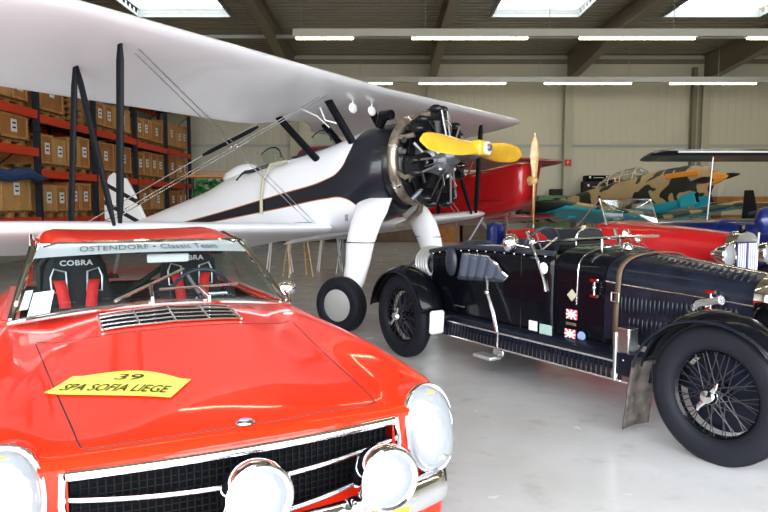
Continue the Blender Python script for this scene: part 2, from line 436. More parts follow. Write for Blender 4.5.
# ------------------------------------------------------------------ pallet rack on the left
RX = -7.1; RD = 1.1; PY = [8.2, 10.95, 13.7, 16.4, 19.1, 21.8, 24.4]
rack = thing('pallet_rack', 'tall red and dark blue pallet rack along the left wall', 'rack', (RX, 8.2, 0))
for y in PY:
    for dx in (0, -RD):
        MB().box((dx, y-8.2, 2.85), (.1, .12, 5.7)).build('upright', 'rack_post', rack, smooth=0)
    m = MB().tube([(-.02 if k % 2 else -RD+.02, y-8.2, .3+k*.85) for k in range(7)], .018, 6)
    m.build('bracing', 'rack_post', rack)
LV = {0: [1.15, 2.55, 3.32, 4.75], 1: [1.15, 2.55, 3.32, 4.75], 2: [1.12, 2.13, 3.25, 4.75], 3: [1.12, 2.13, 3.25, 4.75], 4: [1.1, 2.12, 3.2, 4.7], 5: [1.1, 2.12, 3.2, 4.7]}
for b, ls in LV.items():
    y0, y1 = PY[b]-8.2, PY[b+1]-8.2
    for z in ls:
        for dx in (.03, -RD-.03): MB().box((dx, (y0+y1)/2, z-.08), (.06, y1-y0-.1, .17)).build('beam', 'rack_red', rack, smooth=0)
        m = MB()
        for k in range(5): m.box((-RD/2, y0+(k+.5)*(y1-y0)/5, z-.02), (RD, .1, .04))
        m.build('shelf_bar', 'rack_post', rack, smooth=0)
# one crate and one pallet, then copies
def make_crate(w, d, h, mat, label, cat='crate'):
    t = thing('wooden_crate', label, cat)
    MB().box((0, 0, h/2), (d, w, h)).build('box_body', mat, t, smooth=0, bevel=.008)
    m = MB()
    for s in (-1, 1): m.box((d/2+.006, s*w*.44, h/2), (.014, .05, h))
    m.box((d/2+.006, 0, h-.03), (.014, w, .04)); m.box((d/2+.006, 0, .03), (.014, w, .04))
    m.build('batten', 'wood_crate_pale', t, smooth=0)
    MB().box((d/2+.012, 0, h*.52), (.006, .2, .24)).build('paper_label', 'white_paper', t, smooth=0)
    for s in (-.04, .05): MB().box((d/2+.016, 0, h*.52+s), (.003, .12, .03)).build('print', 'grille_black', t, smooth=0)
    return t
def make_pallet(label):
    m = MB()
    for k in range(5): m.box((0, -.5+k*.25+.0, .125), (.8, .14, .02))
    for k in range(3): m.box((0, -.5+k*.5, .012), (.8, .12, .02))
    for a in (-.34, 0, .34):
        m.box((a, 0, .103), (.1, 1.12, .022))
        for k in range(3): m.box((a, -.5+k*.5, .055), (.1, .13, .075))
    return tag(m.build('pallet', 'wood_pallet', None, smooth=0), label, 'pallet', 'pallets on the rack')
BN = ['nearest', 'leftmost', 'second', 'third', 'fourth', 'farthest']
LN = ['lowest', 'middle', 'upper', 'top']
protoC = {}; protoP = None
for b in range(0, 6):
    for li, z in enumerate(LV[b]):
        if b == 0: continue
        y0, y1 = PY[b]+.16, PY[b+1]-.16
        free = (LV[b]+[6.2])[li+1]-z-.3
        npal = 2
        for k in range(npal):
            yc = y0+(k+.5)*(y1-y0)/npal
            where = f"{['left', 'right'][k]} half of {LN[li]} shelf, {BN[b]} rack bay"
            if protoP is None: protoP = p = make_pallet('wooden pallet on '+where)
            else: p = protoP.copy(); C.objects.link(p); p['label'] = 'wooden pallet on '+where
            p.location = (RX-RD/2+.02, yc, z+.002)
            h = min(free, random.choice([.62, .72, .82])); one = random.random() < .45
            if li == 3 or (b == 2 and li == 2 and k == 1):    # stacks of empty pallets / flat timber up high
                for q in range(1, 6):
                    if z+.15*(q+1) > 6.2: break
                    c = protoP.copy(); C.objects.link(c); c.location = (RX-RD/2+.02, yc+random.uniform(-.02, .02), z+.002+.139*q)
                    c['label'] = f"pallet, {['', 'second', 'third', 'fourth', 'fifth', 'sixth'][q]} from stack bottom, {where}"
                    if z+.15*(q+1)+.2 > (LV[b]+[7])[li+1] : break
                continue
            items = [(0, 1.1)] if one else [(-.28, .54), (.28, .54)]
            for ii, (dy, w) in enumerate(items):
                hh = round(min(h, free)*(1 if one else random.choice([1, .92])), 2)
                mat = random.choice(['wood_crate', 'wood_crate', 'wood_crate_pale'])
                lab = f"{'wide' if one else ['left-hand', 'right-hand'][ii]} {'brown' if mat == 'wood_crate' else 'pale'} crate, " + where
                key = (w, hh, mat)
                if key not in protoC: protoC[key] = t = make_crate(w, .85, hh, mat, lab); t['group'] = 'crates on the pallet rack'
                else: t = dup(protoC[key]); t['label'] = lab
                t.location = (RX-RD/2+.08, yc+dy, z+.14)
# blue tarpaulin bundle on the left bay
m = MB(); pts = [(RX-.25, 12.3+.25*i, 2.13-.33+.0+.08*math.sin(i*1.3)) for i in range(9)]
m.tube([(RX+.14, 11.3+.35*i, 1.98+.05*math.sin(i*1.7)) for i in range(8)], [.05, .12, .14, .12, .15, .13, .09, .03], n=10, sx=.9)
tag(m.build('tarpaulin', 'tarp_blue'), 'dark blue rolled tarpaulin slung along the front of the leftmost rack bay', 'tarpaulin')
# orange stepladder frame and green plant by the far rack end
t = thing('work_platform', 'orange steel work platform on thin legs at the far end of the rack', 'platform', (-6.0, 23.0, 0))
MB().box((0, 0, 2.35), (1.6, .9, .07)).build('deck', 'orange', t, smooth=0)
for sx in (-.7, .7):
    for sy in (-.4, .4): MB().cyl((sx, sy, 0), (sx, sy, 2.33), .025, n=8).build('leg', 'rack_post', t)
MB().tube([(-.7, -.4, 1.2), (.7, -.4, 2.3)], .02).build('brace', 'orange', t)
MB().tube([(-.7, .4, 2.38), (-.7, .4, 2.55), (.7, .4, 2.55), (.7, .4, 2.38)], .02).build('rail', 'orange', t)
t = thing('potted_plant', 'bushy green plant in a dark tub by the far end of the rack', 'plant', (-4.9, 19.0, 0))
MB().lathe([(0, .0), (.24, 0), (.32, .5), (.29, .5), (.27, .45), (0, .45)], (0, 0, 0)).build('tub', 'black_matte', t)
MB().cyl((0, 0, .42), (0, 0, 1.3), .03).build('stem', 'leather_brown', t)
m = MB()
for k in range(420):
    a = random.uniform(0, 2*PI); r = .55*random.random()**.5; zz = random.uniform(-.5, .5)
    c = V((math.cos(a)*r*(1-zz*zz), math.sin(a)*r*(1-zz*zz), 1.5+zz*1.15)); u = V((random.uniform(-1, 1), random.uniform(-1, 1), random.uniform(-.6, .9))).normalized(); w = u.orthogonal().normalized()
    l = random.uniform(.09, .16)
    m.face(m.ring([c-u*l, c+w*l*.4, c+u*l, c-w*l*.4]))
m.build('foliage', 'leaf_green', t, smooth=0)
# stools under the wing
def stool(mat, x, y, lab, h=.72, rz=0):
    t = thing('trestle_stool', lab, 'stool', (x, y, 0), rz, 'stools under the white wing')
    MB().box((0, 0, h), (.5, .26, .035)).build('seat', mat, t, smooth=0, bevel=.01)
    for sx in (-1, 1):
        for sy in (-1, 1): MB().cyl((sx*.17, sy*.09, h-.015), (sx*.25, sy*.17, 0), .016, .013, n=8).build('leg', mat, t)
        MB().cyl((sx*.21, -.13, .33), (sx*.21, .13, .33), .010, n=6).build('rung', mat, t)
    return t
stool('white_gloss', -2.15, 13.6, 'leftmost stool under the white wing, with pale metal legs')
stool('wood_prop', -1.70, 13.0, 'brown wooden stool under the white wing', rz=.5)
stool('white_gloss', -1.15, 14.0, 'pale metal stool between the wooden stool and the near landing wheel', rz=.2)
stool('steel_grey', -.7, 13.6, 'grey stool nearest the near landing wheel, behind it', rz=-.2)
# ------------------------------------------------------------------ white biplane
st = thing('biplane', 'white biplane with a black nose, black stripe and yellow propeller', 'airplane', (.095, 8.196, 0), -.589)
def sect(x, zt, zb, hw, n=28, e=2.0, x2=None):
    zc, h = (zt+zb)/2, (zt-zb)/2; out = []
    for k in range(n):
        t = 2*PI*k/n; c, s = math.cos(t), math.sin(t)
        out.append((x, hw*math.copysign(abs(c)**(2/e), c), zc+h*math.copysign(abs(s)**(2/e), s)))
    return out
FS = [(.18, 2.36, 1.36, .50, 2.0), (.1, 2.40, 1.30, .54, 2.0), (-.1, 2.38, 1.22, .57, 2.1), (-.35, 2.31, 1.13, .56, 2.3), (-.8, 2.17, 1.06, .50, 2.6), (-1.3, 2.07, 1.02, .46, 2.8), (-2.0, 1.93, .96, .42, 2.6), (-2.55, 1.86, .91, .38, 2.3), (-3.2, 1.63, .86, .31, 2.2), (-4.2, 1.36, .80, .22, 2.1), (-5.2, 1.10, .74, .12, 2.0), (-5.9, .95, .72, .05, 2.0)]
def fsp(x):
    xs = [f[0] for f in FS]; return [cr(xs, [f[i] for f in FS], x) for i in range(1, 5)]
m = MB(); xx = [.18-.0+(-6.08)*k/60 for k in range(61)]
m.loft([sect(x, *fsp(x)[:3], 36, fsp(x)[3]) for x in xx])
fus = m.build('fuselage', 'fuselage', st, smooth=50)
# cockpit openings with padded coaming, headrest, windshields
for nm, xc, zz in (('front', -1.22, 2.095), ('rear', -2.12, 1.93)):
    L = .30; W = .25
    pts = [(xc+L*math.cos(t), W*math.sin(t), zz-.05*abs(math.sin(t))**2-(.03 if 0 else 0)+.16*(L*math.cos(t))) for t in [2*PI*k/28 for k in range(28)]]
    MB().tube(pts, .028, 8, True).build('cockpit_coaming', 'leather_black', fus)
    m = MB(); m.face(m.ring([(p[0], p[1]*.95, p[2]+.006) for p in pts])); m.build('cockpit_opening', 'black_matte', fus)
    wx = xc+.34; wz = fsp(wx)[0]
    rows = []
    for i in range(5):
        q = i/4
        rows.append([(wx-.16*q-.12*(1-math.cos(a)), (.30-.08*q)*math.sin(a), wz-.10*(1-math.cos(a))*1.2-.02+.26*q*(1-.25*abs(math.sin(a))**3)) for a in [(-1+2*j/10)*1.1 for j in range(11)]])
    ws = MB().grid(rows).build('windshield', 'glass', st, solid=.004)
    MB().tube(rows[-1], .008, 6).tube(rows[0], .008, 6).build('windshield_frame', 'black_paint', ws)
m = MB(); m.ell((-2.62, 0, 1.86), (.34, .13, .12), rot=(0, -.25, 0)); m.build('headrest', 'white_wing', fus)
MB().tube([(-2.35, -.20, 1.86), (-2.37, -.30, 1.76), (-2.35, -.26, 1.68)], .018).build('grab_handle', 'black_matte', fus)
# light rear view hoop / hose along the side as in the photograph
MB().tube([(-1.35, -.40, 1.98), (-1.6, -.44, 1.94), (-1.72, -.46, 1.75), (-1.75, -.47, 1.5), (-1.76, -.46, 1.3)], .022, 8).build('hose', 'beige', st)
# wings
def airfoil(c, th, n=14):
    up, lo = [], []
    for k in range(n+1):
        s = (1-math.cos(PI*k/n))/2
        t = 5*th*(.2969*math.sqrt(s)-.126*s-.3516*s*s+.2843*s**3-.1015*s**4)
        cam = .035*4*s*(1-s)
        up.append((-s*c, (cam+t)*c)); lo.append((-s*c, (cam*.8-t*.85)*c))
    return up + lo[-2:0:-1]
def wing(name, mat, parent, xle, z0, y0, y1, chord, pitch, dih=.015, tip=.75, th=.12, both=False, cut=None, thick_sub=None):
    m = MB(); rings = []; N = 26; sgn = 1 if y1 > y0 else -1; span = abs(y1-y0)
    ss = [span*(1-(1-k/N)**1.6) for k in range(N+1)]
    if both: ss = sorted(set([-s for s in ss]+ss))
    for s in ss:
        a = abs(s); r = max(0, (a-(span-tip))/tip); r = min(r, .995)
        k = math.sqrt(max(0, 1-r**2.4)); c = chord*max(k, .12); le = xle-(chord-c)*.38
        if cut and a < cut[0]: c = chord-cut[1]*(math.cos(a/cut[0]*PI)+1)/2
        cp, sp_ = math.cos(pitch), math.sin(pitch)
        rings.append([(le+u*cp-v*sp_*0, (y0+sgn*s) if not both else s, z0+dih*a+u*sp_+v*cp-(chord-c)*.38*sp_*0) for u, v in airfoil(c, th*(1 if k > .3 else .7))])
    m.loft(rings); return m.build(name, mat, parent, smooth=45)
UW = wing('upper_wing', 'white_wing', st, -.06, 2.82, 0, 4.85, 1.80, .21, dih=.014, tip=.95, both=True, cut=(.75, .42), th=.10)
LWl = wing('lower_wing', 'white_wing', st, -.66, 1.13, .35, 4.65, 1.5, .20, dih=.030, tip=.9)
LWr = wing('lower_wing', 'white_wing', st, -.66, 1.13, -.35, -4.65, 1.5, .20, dih=.030, tip=.9)
# wing root fairing plates
for s in (-1, 1): MB().box((-1.3, s*.62, 1.115), (.85, .3, .02), rot=(0, -.20, 0)).build('wing_walk', 'steel_grey', st, smooth=0)
# struts
def strut(p, q, w=.075, t=.035, name='strut', mat='strut_black'):
    p, q = V(p), V(q); d = (q-p).normalized(); x = V((1, 0, 0)); x = (x-d*x.dot(d)).normalized(); y = d.cross(x)
    rings = []
    for c, k in ((p, .55), (p+(q-p)*.12, 1), (p+(q-p)*.88, 1), (q, .55)): rings.append([c+x*math.cos(a)*w*k/1+y*math.sin(a)*t*k for a in [2*PI*i/14 for i in range(14)]])
    return MB().loft(rings).build(name, mat, st, smooth=40)
for s in (-1, 1):
    Y = 3.43*s
    strut((-.44, Y, 2.80), (-.52, Y, 1.27), .045, .022, 'interplane_strut'); strut((-1.10, Y, 2.66), (-1.26, Y, 1.14), .040, .020, 'interplane_strut')
    strut((-1.08, Y, 2.66), (-.60, Y, 1.25), .036, .02, 'interplane_strut')
    strut((-.74, .47*s, 2.86), (-.20, .40*s, 2.02), .055, .028, 'cabane_strut')
    strut((-1.52, .47*s, 2.62), (-.74, .40*s, 1.88), .05, .026, 'cabane_strut')
    # javelin
    strut((-1.11, 2.0*s, 1.95), (-.29, 2.0*s, 2.2), .022, .014, 'javelin_spacer')
    for dx in (0, .09):
        MB().cyl((-.75+dx-.15, .5*s, 1.2), (-.52+dx, 3.38*s, 2.82), .0055, n=6).build('flying_wire', 'chrome_worn', st)
        MB().cyl((-.55+dx, .48*s, 2.80), (-.88+dx, 3.38*s, 1.26), .0055, n=6).build('landing_wire', 'chrome_worn', st)
    MB().cyl((-1.5, .48*s, 2.58), (-1.42, 3.38*s, 1.15), .0055, n=6).build('landing_wire', 'chrome_worn', st)
    for (px_, pz) in ((-.5, 2.83), (-1.14, 2.66)):
        MB().box((px_, Y, pz), (.09, .035, .05)).build('strut_fitting', 'alu', st, smooth=0)
for k, (a, b, c) in enumerate(((-.40, -3.30, 2.80), (-.95, -3.28, 2.68))):
    MB().ell((a-.03, b+.35, c-.005), (.03, .11, .014)).build('wire_fitting', 'chrome', st)
# mirrors and teardrop fittings below the centre section
for (x_, y_) in ((-.50, -.12), (-.45, .22)):
    m = MB().cyl((x_, y_, 2.83), (x_, y_, 2.62), .006, n=6).build('mirror_stem', 'chrome_worn', st)
    MB().ell((x_, y_, 2.62), (.025, .085, .065)).build('mirror', 'white_gloss', st)
MB().tube([(-1.35, -.9, 2.66), (-1.38, -.9, 2.60), (-1.4, -.86, 2.56)], .012).build('vent_tube', 'chrome_worn', st)
MB().ell((-1.36, -.9, 2.62), (.05, .05, .04)).build('fuel_fitting', 'chrome_worn', st)
# rear structure of tail
m = MB(); fin = [(-5.0, 1.12), (-5.35, 1.62), (-5.6, 1.92), (-5.8, 1.98), (-6.0, 1.9), (-6.15, 1.6), (-6.15, 1.1), (-6.0, .78), (-5.7, .76)]
m.prism(fin, lambda u, v, d: (u+.25, d, v), -.025, .025); m.build('tail_fin', 'rudder', st, smooth=0, bevel=.012)
wing('tailplane', 'white_wing', st, -4.75, 1.12, 0, 1.75, .95, .2, dih=0, tip=.5, th=.06, both=True)
m = MB().lathe([(.03, -.04), (.11, -.05), (.13, 0), (.11, .05), (.03, .04)], (-5.75, 0, .13), (0, 1, 0), 24, True); tw = m.build('tail_wheel', 'rubber', st)
MB().tube([(-5.5, 0, .78), (-5.6, 0, .5), (-5.75, .0, .13)], .03).build('tail_wheel_leg', 'steel_grey', st)
# undercarriage
for s in (-1, 1):
    rings = []
    for (x, y, z, wx, wy) in ((-.02, .36, 1.50, .24, .12), (.03, .52, 1.33, .22, .12), (.06, .66, 1.20, .20, .13), (.08, .80, .98, .18, .115), (.10, .88, .75, .155, .10), (.08, .93, .55, .14, .085), (.04, .95, .40, .10, .06), (.02, .96, .30, .05, .05)):
        rings.append([(x+wx*math.cos(t), s*(y-.02)+wy*math.sin(t), z) for t in [2*PI*k/20 for k in range(20)]])
    leg = MB().loft(rings).build('landing_gear_leg', 'white_gloss', st, smooth=50)
    MB().tube([(.07+.205*math.cos(t), s*.78+.12*math.sin(t), 1.0) for t in [2*PI*k/20 for k in range(20)]], .006, 6, True).build('leg_band', 'black_matte', leg)
    MB().box((-.20, s*(.66)-.0, 1.27), (.012, .05, .08)).build('data_plate', 'steel_grey', leg, smooth=0)
    yc = s*1.03; prof = []
    for k in range(24):
        t = 2*PI*k/24; c, q = math.cos(t), math.sin(t)
        prof.append((.235+.075*math.copysign(abs(c)**.8, c), .105*math.copysign(abs(q)**.7, q)))
    w = MB().lathe(prof, (0, yc, .31), (0, 1, 0), 48, True).build('main_wheel', 'rubber', st, smooth=60)
    MB().lathe([(0, s*.095), (.05, s*.098), (.13, s*.094), (.185, s*.082), (.197, s*.06), (.197, -s*.05), (0, -s*.06)], (0, yc, .31), (0, 1, 0), 40).build('wheel_disc', 'alu', w)
    for k in range(5):
        a = 2*PI*k/5+.3; MB().cyl((.11*math.cos(a), yc+s*.075, .31+.11*math.sin(a)), (.11*math.cos(a), yc+s*.092, .31+.11*math.sin(a)), .014, n=10).build('disc_bolt', 'steel_grey', w)
    for g in (-.045, 0, .045): MB().torus((0, yc+g, .31), (0, 1, 0), .3095, .004, 48, 6).build('tread_groove', 'black_matte', w)
# radial engine
EX, EZ = .62, 1.97
eng = MB().lathe([(0, .30), (.09, .29), (.13, .20), (.20, .16), (.26, .05), (.27, -.12), (.22, -.22), (.30, -.30), (.34, -.45), (0, -.45)], (EX, 0, EZ), (1, 0, .08), 32).build('crankcase', 'engine_grey', st)
for k in range(7):
    a = PI/2+2*PI*k/7; d = V((0, math.cos(a), math.sin(a))); o = V((EX, 0, EZ))
    m = MB()
    m.cyl(o+d*.22, o+d*.42, .078, n=18)
    for q in range(9): m.cyl(o+d*(.25+q*.02), o+d*(.256+q*.02), .108, n=20)
    for q in range(6): m.box(tuple(o+d*(.45+q*.022)), (.24-.012*q, .20-.012*q, .008), rot=(a-PI/2, 0, 0))
    m.box(tuple(o+d*.49), (.14, .12, .12), rot=(a-PI/2, 0, 0))
    c = m.build('cylinder', 'engine_black', st)
    e = V((0, -math.sin(a), math.cos(a)))
    for s in (-1, 1):
        MB().ell(tuple(o+d*.56+e*.07*s+V((.03, 0, 0))), (.085, .045, .05), rot=(a-PI/2, 0, 0)).build('rocker_box', 'engine_black', c)
        MB().cyl(o+V((.17, 0, 0))+d*.17+e*.035*s, o+V((.11, 0, 0))+d*.54+e*.07*s, .013, n=8).build('pushrod_tube', 'engine_black' if k % 2 else 'steel_grey', c)
    MB().tube([o+V((-.02, 0, 0))+d*.50+e*.10, o+V((-.14, 0, 0))+d*.50+e*.13, o+V((-.25, 0, 0))+d*.46+e*.08], .03).build('exhaust_stub', 'exhaust_bronze', c)
    MB().tube([o+V((.10, 0, 0))+d*.47+e*.02, o+V((.2, 0, 0))+d*.36, o+V((.16, 0, 0))+d*.20-e*.05], .006, 6).build('ignition_lead', 'chrome_worn', c)
    MB().ell(tuple(o+V((.14, 0, 0))+d*.19+e*.1), (.035, .03, .03)).build('crankcase_boss', 'alu', c)
pts = [(EX-.30, .47*math.cos(t), EZ-.02+.47*math.sin(t)) for t in [2*PI*k/40 for k in range(40)]]
col = MB().tube(pts, .068, 12, True).build('exhaust_collector', 'exhaust_bronze', st)
for k in range(0, 40, 6):
    p = V(pts[k]); q = V(pts[(k+1) % 40]); MB().cyl(p, p+(q-p)*.35, .075, n=14).build('clamp_band', 'chrome_worn', col)
MB().tube([(EX-.3, .2, EZ-.45), (EX-.4, .3, EZ-.62), (EX-.6, .34, EZ-.78), (EX-.8, .36, EZ-.85)], .042).build('exhaust_pipe', 'exhaust_bronze', st)
MB().lathe([(.0, .0), (.40, 0), (.46, -.06), (.50, -.26), (0, -.26)], (.42, 0, 1.93), (1, 0, .08), 36).build('engine_mount_cowl', 'engine_black', st)
# intake scoops on top behind engine
MB().tube([(.02, -.30, 2.34), (.1, -.33, 2.46), (.23, -.36, 2.46)], [.05, .07, .06], 12).build('air_scoop', 'black_paint', st)
MB().ell((.03, -.30, 2.38), (.03, .035, .05)).build('scoop_plug', 'white_gloss', st)
# propeller (nearly horizontal)
pr = MB().lathe([(0, .14), (.04, .13), (.05, .05), (.09, .04), (.10, -.06), (.07, -.10), (0, -.10)], (1.14, 0, 2.04), (1, 0, .08), 24).cyl((.9,0,2.0),(1.14,0,2.04),.06).build('propeller_hub', 'engine_grey', st)
for s in (-1, 1):
    rings = []
    for q in range(15):
        u = q/14; r = .06+1.21*u; w = cr([0, .12, .45, .8, .95, 1], [.095, .10, .125, .105, .07, .02], u); tw = .80-.55*u; th = .05*(1-u)**2+.012
        a = -.04*s*0; ring_ = []
        for k in range(14):
            t = 2*PI*k/14; cx, cz = w*math.cos(t), th*math.sin(t)
            X = cx*math.sin(tw)*s + cz*math.cos(tw); Z = cx*math.cos(tw)-cz*math.sin(tw)*s
            ring_.append((1.16+X, s*r, 2.05+Z))
        rings.append(ring_)
    b = MB().loft(rings).build('propeller_blade', 'yellow_prop', st, smooth=50)
    if s > 0:
        pass
m = MB(); m.box((1.20, 0, 2.055), (.13, .30, .17)); m.build('hub_boss', 'yellow_prop', pr, bevel=.03)
MB().lathe([(0, .032), (.075, .03), (.08, .0), (0, 0)], (1.255, .02, 2.055), (1, 0, .05), 24).build('hub_badge', 'white_gloss', pr)
MB().lathe([(0, .062), (.035, .058), (.045, .03), (0, .03)], (1.255, .02, 2.06), (1, 0, .05), 16).build('hub_nut', 'engine_grey', pr)
# crowded accessories between and behind the cylinders
random.seed(11)
for k in range(34):
    a = random.uniform(0, 2*PI); r = random.uniform(.20, .56); d = V((0, math.cos(a), math.sin(a))); o = V((EX+random.uniform(-.24, .10), 0, EZ))
    p = o+d*r; q = p+V((random.uniform(-.1, .1), random.uniform(-.12, .12), random.uniform(-.12, .12)))
    mt = random.choice(['engine_black', 'engine_black', 'engine_grey', 'chrome_worn', 'alu', 'exhaust_bronze'])
    MB().cyl(p, q, random.uniform(.012, .035), n=10).build('engine_fitting', mt, eng)
for k in range(7):
    a = PI/2+2*PI*(k+.5)/7; d = V((0, math.cos(a), math.sin(a))); o = V((EX-.22, 0, EZ))
    MB().tube([o+d*.22, o+V((.05, 0, 0))+d*.34, o+V((.02, 0, 0))+d*.47], .030).build('intake_pipe', 'engine_black', eng)
    MB().box(tuple(o+d*.42+V((.14, 0, 0))), (.012, .17, .13), rot=(a-PI/2, 0, 0)).build('baffle', 'engine_black', eng, smooth=0)
MB().tube([(-.74, -.47, 2.60), (-.62, -.52, 2.44), (-.50, -.45, 2.40)], .010).build('fuel_line', 'white_gloss', st)
MB().tube([(-1.3, -.5, 2.64), (-1.0, -.5, 2.60), (-.78, -.47, 2.50), (-.62, -.44, 2.36)], .008).build('fuel_line', 'white_gloss', st)
# ------------------------------------------------------------------ red coupe
car = thing('sports_car', 'bright red coupe with a yellow rally plate on its bonnet, nearest the camera', 'car', (-.395, 1.935, 0), -1.088)
#  x:   zc    z.2   z.42  z.52  z.68  z.79  zside(.86)
TB = [(-.00, .748, .747, .742, .738, .735, .68, .58), (-.06, .765, .764, .758, .754, .765, .72, .60), (-.15, .780, .778, .770, .768, .795, .75, .61), (-.4, .808, .804, .79, .785, .825, .775, .63),
      (-.8, .845, .840, .82, .810, .850, .80, .65), (-1.2, .898, .888, .857, .842, .862, .81, .66), (-1.55, .940, .925, .888, .870, .868, .82, .66), (-1.9, .935, .92, .89, .88, .872, .825, .66),
      (-2.6, .88, .88, .88, .88, .872, .82, .66), (-3.2, .88, .88, .88, .875, .865, .81, .65), (-3.8, .84, .84, .838, .833, .82, .77, .62), (-4.2, .78, .78, .775, .77, .75, .70, .58)]
TY = [0, .2, .42, .52, .68, .79, .86]
TX = [t[0] for t in TB]
def nose(y, x=0):
    a = abs(y); r = -.035*(a/.5)**2 if a < .5 else -.035-(a-.5)*.16
    if a > .74: r -= 2.6*(a-.74)**1.35*3
    return r
def surfz(x, y):
    x0 = x
    return cr(TY, [cr(TX, [t[i+1] for t in TB], x0) for i in range(7)], abs(y))
def zh(x, y): return surfz(x-nose(y)*max(0, 1+x/.9), y)   # inverse approx of plan curve
WF, WR = -.86, -3.28
def arch(x):
    r = 0
    for c in (WF, WR):
        d = abs(x-c)
        if d < .36: r = max(r, .31+math.sqrt(.36**2-d*d))
    return max(r, .22)
CY = [0, .07, .14, .2, .27, .34, .41, .46, .50, .54, .59, .64, .68, .72, .755, .79, .825, .85]
def ringpts(x):
    b = max(0, 1+x/.9); b2 = max(0, 1-(x+4.2)/.9) if x < -3.3 else 0
    P = [(x+nose(y)*b - nose(y)*b2*.8, y, surfz(x, y)) for y in CY]
    ar = arch(x)
    e = (x+nose(.85)*b-nose(.85)*b2*.8)
    for (y, z) in ((.868, .70), (.877, .64), (.880, .58), (.878, .52), (.872, .46), (.865, .40), (.855, .34), (.84, .28), (.80, .22)):
        zz = min(z, P[-1][2]-.004); P.append((e, y-.01*0, max(zz, ar) if ar > .23 else zz))
    return P
XS = [-.0, -.012, -.03, -.06, -.1, -.15, -.22, -.3, -.4] + [-.4-.06*k for k in range(1, 64)]
XS = [x for x in XS if x > -4.2]+[-4.2]
def body_rows(s):
    rows = []
    for x in XS:
        P = ringpts(x)
        if x > -.03:       # round the lip
            d = (.012 if x > -.005 else .004); P = [(p[0], p[1], p[2]-d) for p in P]
        rows.append([(p[0], s*p[1], p[2]) for p in P])
    return rows
m = MB()
for s in (-1, 1):
    rows = body_rows(s)
    def skip(i, j):
        x = XS[i]; xm = (XS[i]+XS[i+1])/2
        if -3.2 < xm < -1.72 and j < 11: return True
        return False
    m.grid(rows, skip)
    # front panel below the lip
    levels = [.73, .715, .70, .655, .60, .545, .49, .44, .36, .28]
    def lev(lv, y): return lv + {.545: .055, .49: .07, .44: .05, .60: .035}.get(lv, 0)*min(1, (y/.5)**2)
    base = rows[0]; fr = [base]
    for lv in levels: fr.append([(p[0]-(.004 if lv > .4 else -.0)-.10*max(0, .5-lv), p[1], min(p[2], lev(lv, p[1]))) for p in base])
    m.grid(fr, lambda i, j: 3 <= i < 7 and j < 8)
    # tail panel
    base = rows[-1]; m.grid([base]+[[(p[0]+.0, p[1], min(p[2], lv)) for p in base] for lv in (.7, .55, .4, .28)])
body = m.build('body', 'red_paint', car, smooth=40)
# underside / cabin floor so that light does not leak through
MB().box((-2.15, 0, .27), (4.0, 1.5, .04)).box((-.55, 0, .5), (.04, 1.2, .44)).build('underbody', 'black_matte', car, smooth=0)
def on(x, y, d=.004): return (x, y, zh(x, y)+d)
# bonnet shut line
hl = []
front = [(-.055-.03*(abs(y)/.46)**2, y) for y in np.linspace(-.44, .44, 23)]
side = [(-.14-.09*k, .468+.0085*k) for k in range(0, 13)]
path = [(x, -y) for x, y in side[::-1]] + [(-.10, -.462)] + front + [(-.10, .462)] + side
MB().tube([on(x, y, -.0005) for x, y in path], .0028, 5).build('bonnet_shut_line', 'black_matte', body)
# cowl edge line
MB().tube([on(-1.13-.13*(y/.57)**2, y, -.0005) for y in np.linspace(-.565, .565, 24)], .0025, 5).build('bonnet_rear_line', 'black_matte', body)
# raised centre bonnet crease
for s in (-1, 1): pass
# grille
g = MB().box((-.09, 0, .60), (.01, 1.0, .26)).build('grille_backing', 'grille_black', car, smooth=0)
m = MB()
for k in range(46):
    y = -.49+k*.98/45; m.box((nose(y)-.045, y, .60), (.012, .004, .22))
for z in np.linspace(.50, .69, 10): m.tube([(nose(y)-.045, y, z) for y in np.linspace(-.5, .5, 11)], .0022, 5)
m.build('grille_mesh', 'grille_black', car, smooth=0)
def hb(z, h, d, name, y0=-.505, y1=.505, dx=0, up=0):   # horizontal chrome band
    rows = []
    for q in range(9):
        a = -PI/2+PI*q/8; rows.append([(nose(y)-.012+dx+d*math.cos(a), y, z+up*(y/.5)**2+h/2*math.sin(a)) for y in np.linspace(y0, y1, 25)])
    return MB().grid(rows).build(name, 'chrome', car, smooth=60)
hb(.706, .036, .024, 'grille_top_chrome'); hb(.487, .020, .018, 'grille_bottom_chrome', up=.07); hb(.598, .020, .014, 'grille_bar', dx=-.01, up=.035)
for s in (-1, 1): MB().tube([(nose(.505)-.005, s*.512, .715), (nose(.505)+.004, s*.518, .63), (nose(.505)-.005, s*.505, .557)], .011, 8).build('grille_side_chrome', 'chrome', car)
star = MB().torus((.004, 0, .60), (1, 0, 0), .070, .006, 40, 8).build('star_ring', 'chrome', car)
m = MB()
for a in (PI/2, PI/2+2*PI/3, PI/2+4*PI/3):
    m.cyl((.004, 0, .60), (.004, .068*math.cos(a), .60+.068*math.sin(a)), .012, .003, 6)
m.build('star', 'chrome', star)
# bonnet badge
b_ = MB().lathe([(0, .009), (.022, .008), (.030, .003), (.031, 0)], (-.075, 0, zh(-.075, 0)-.002), (-.06, 0, 1), 28).build('bonnet_badge', 'chrome', car)
MB().lathe([(.0, .0105), (.017, .0095), (.018, .008)], (-.075, 0, zh(-.075, 0)-.002), (-.06, 0, 1), 24).build('badge_centre', 'sticker_blue', b_)
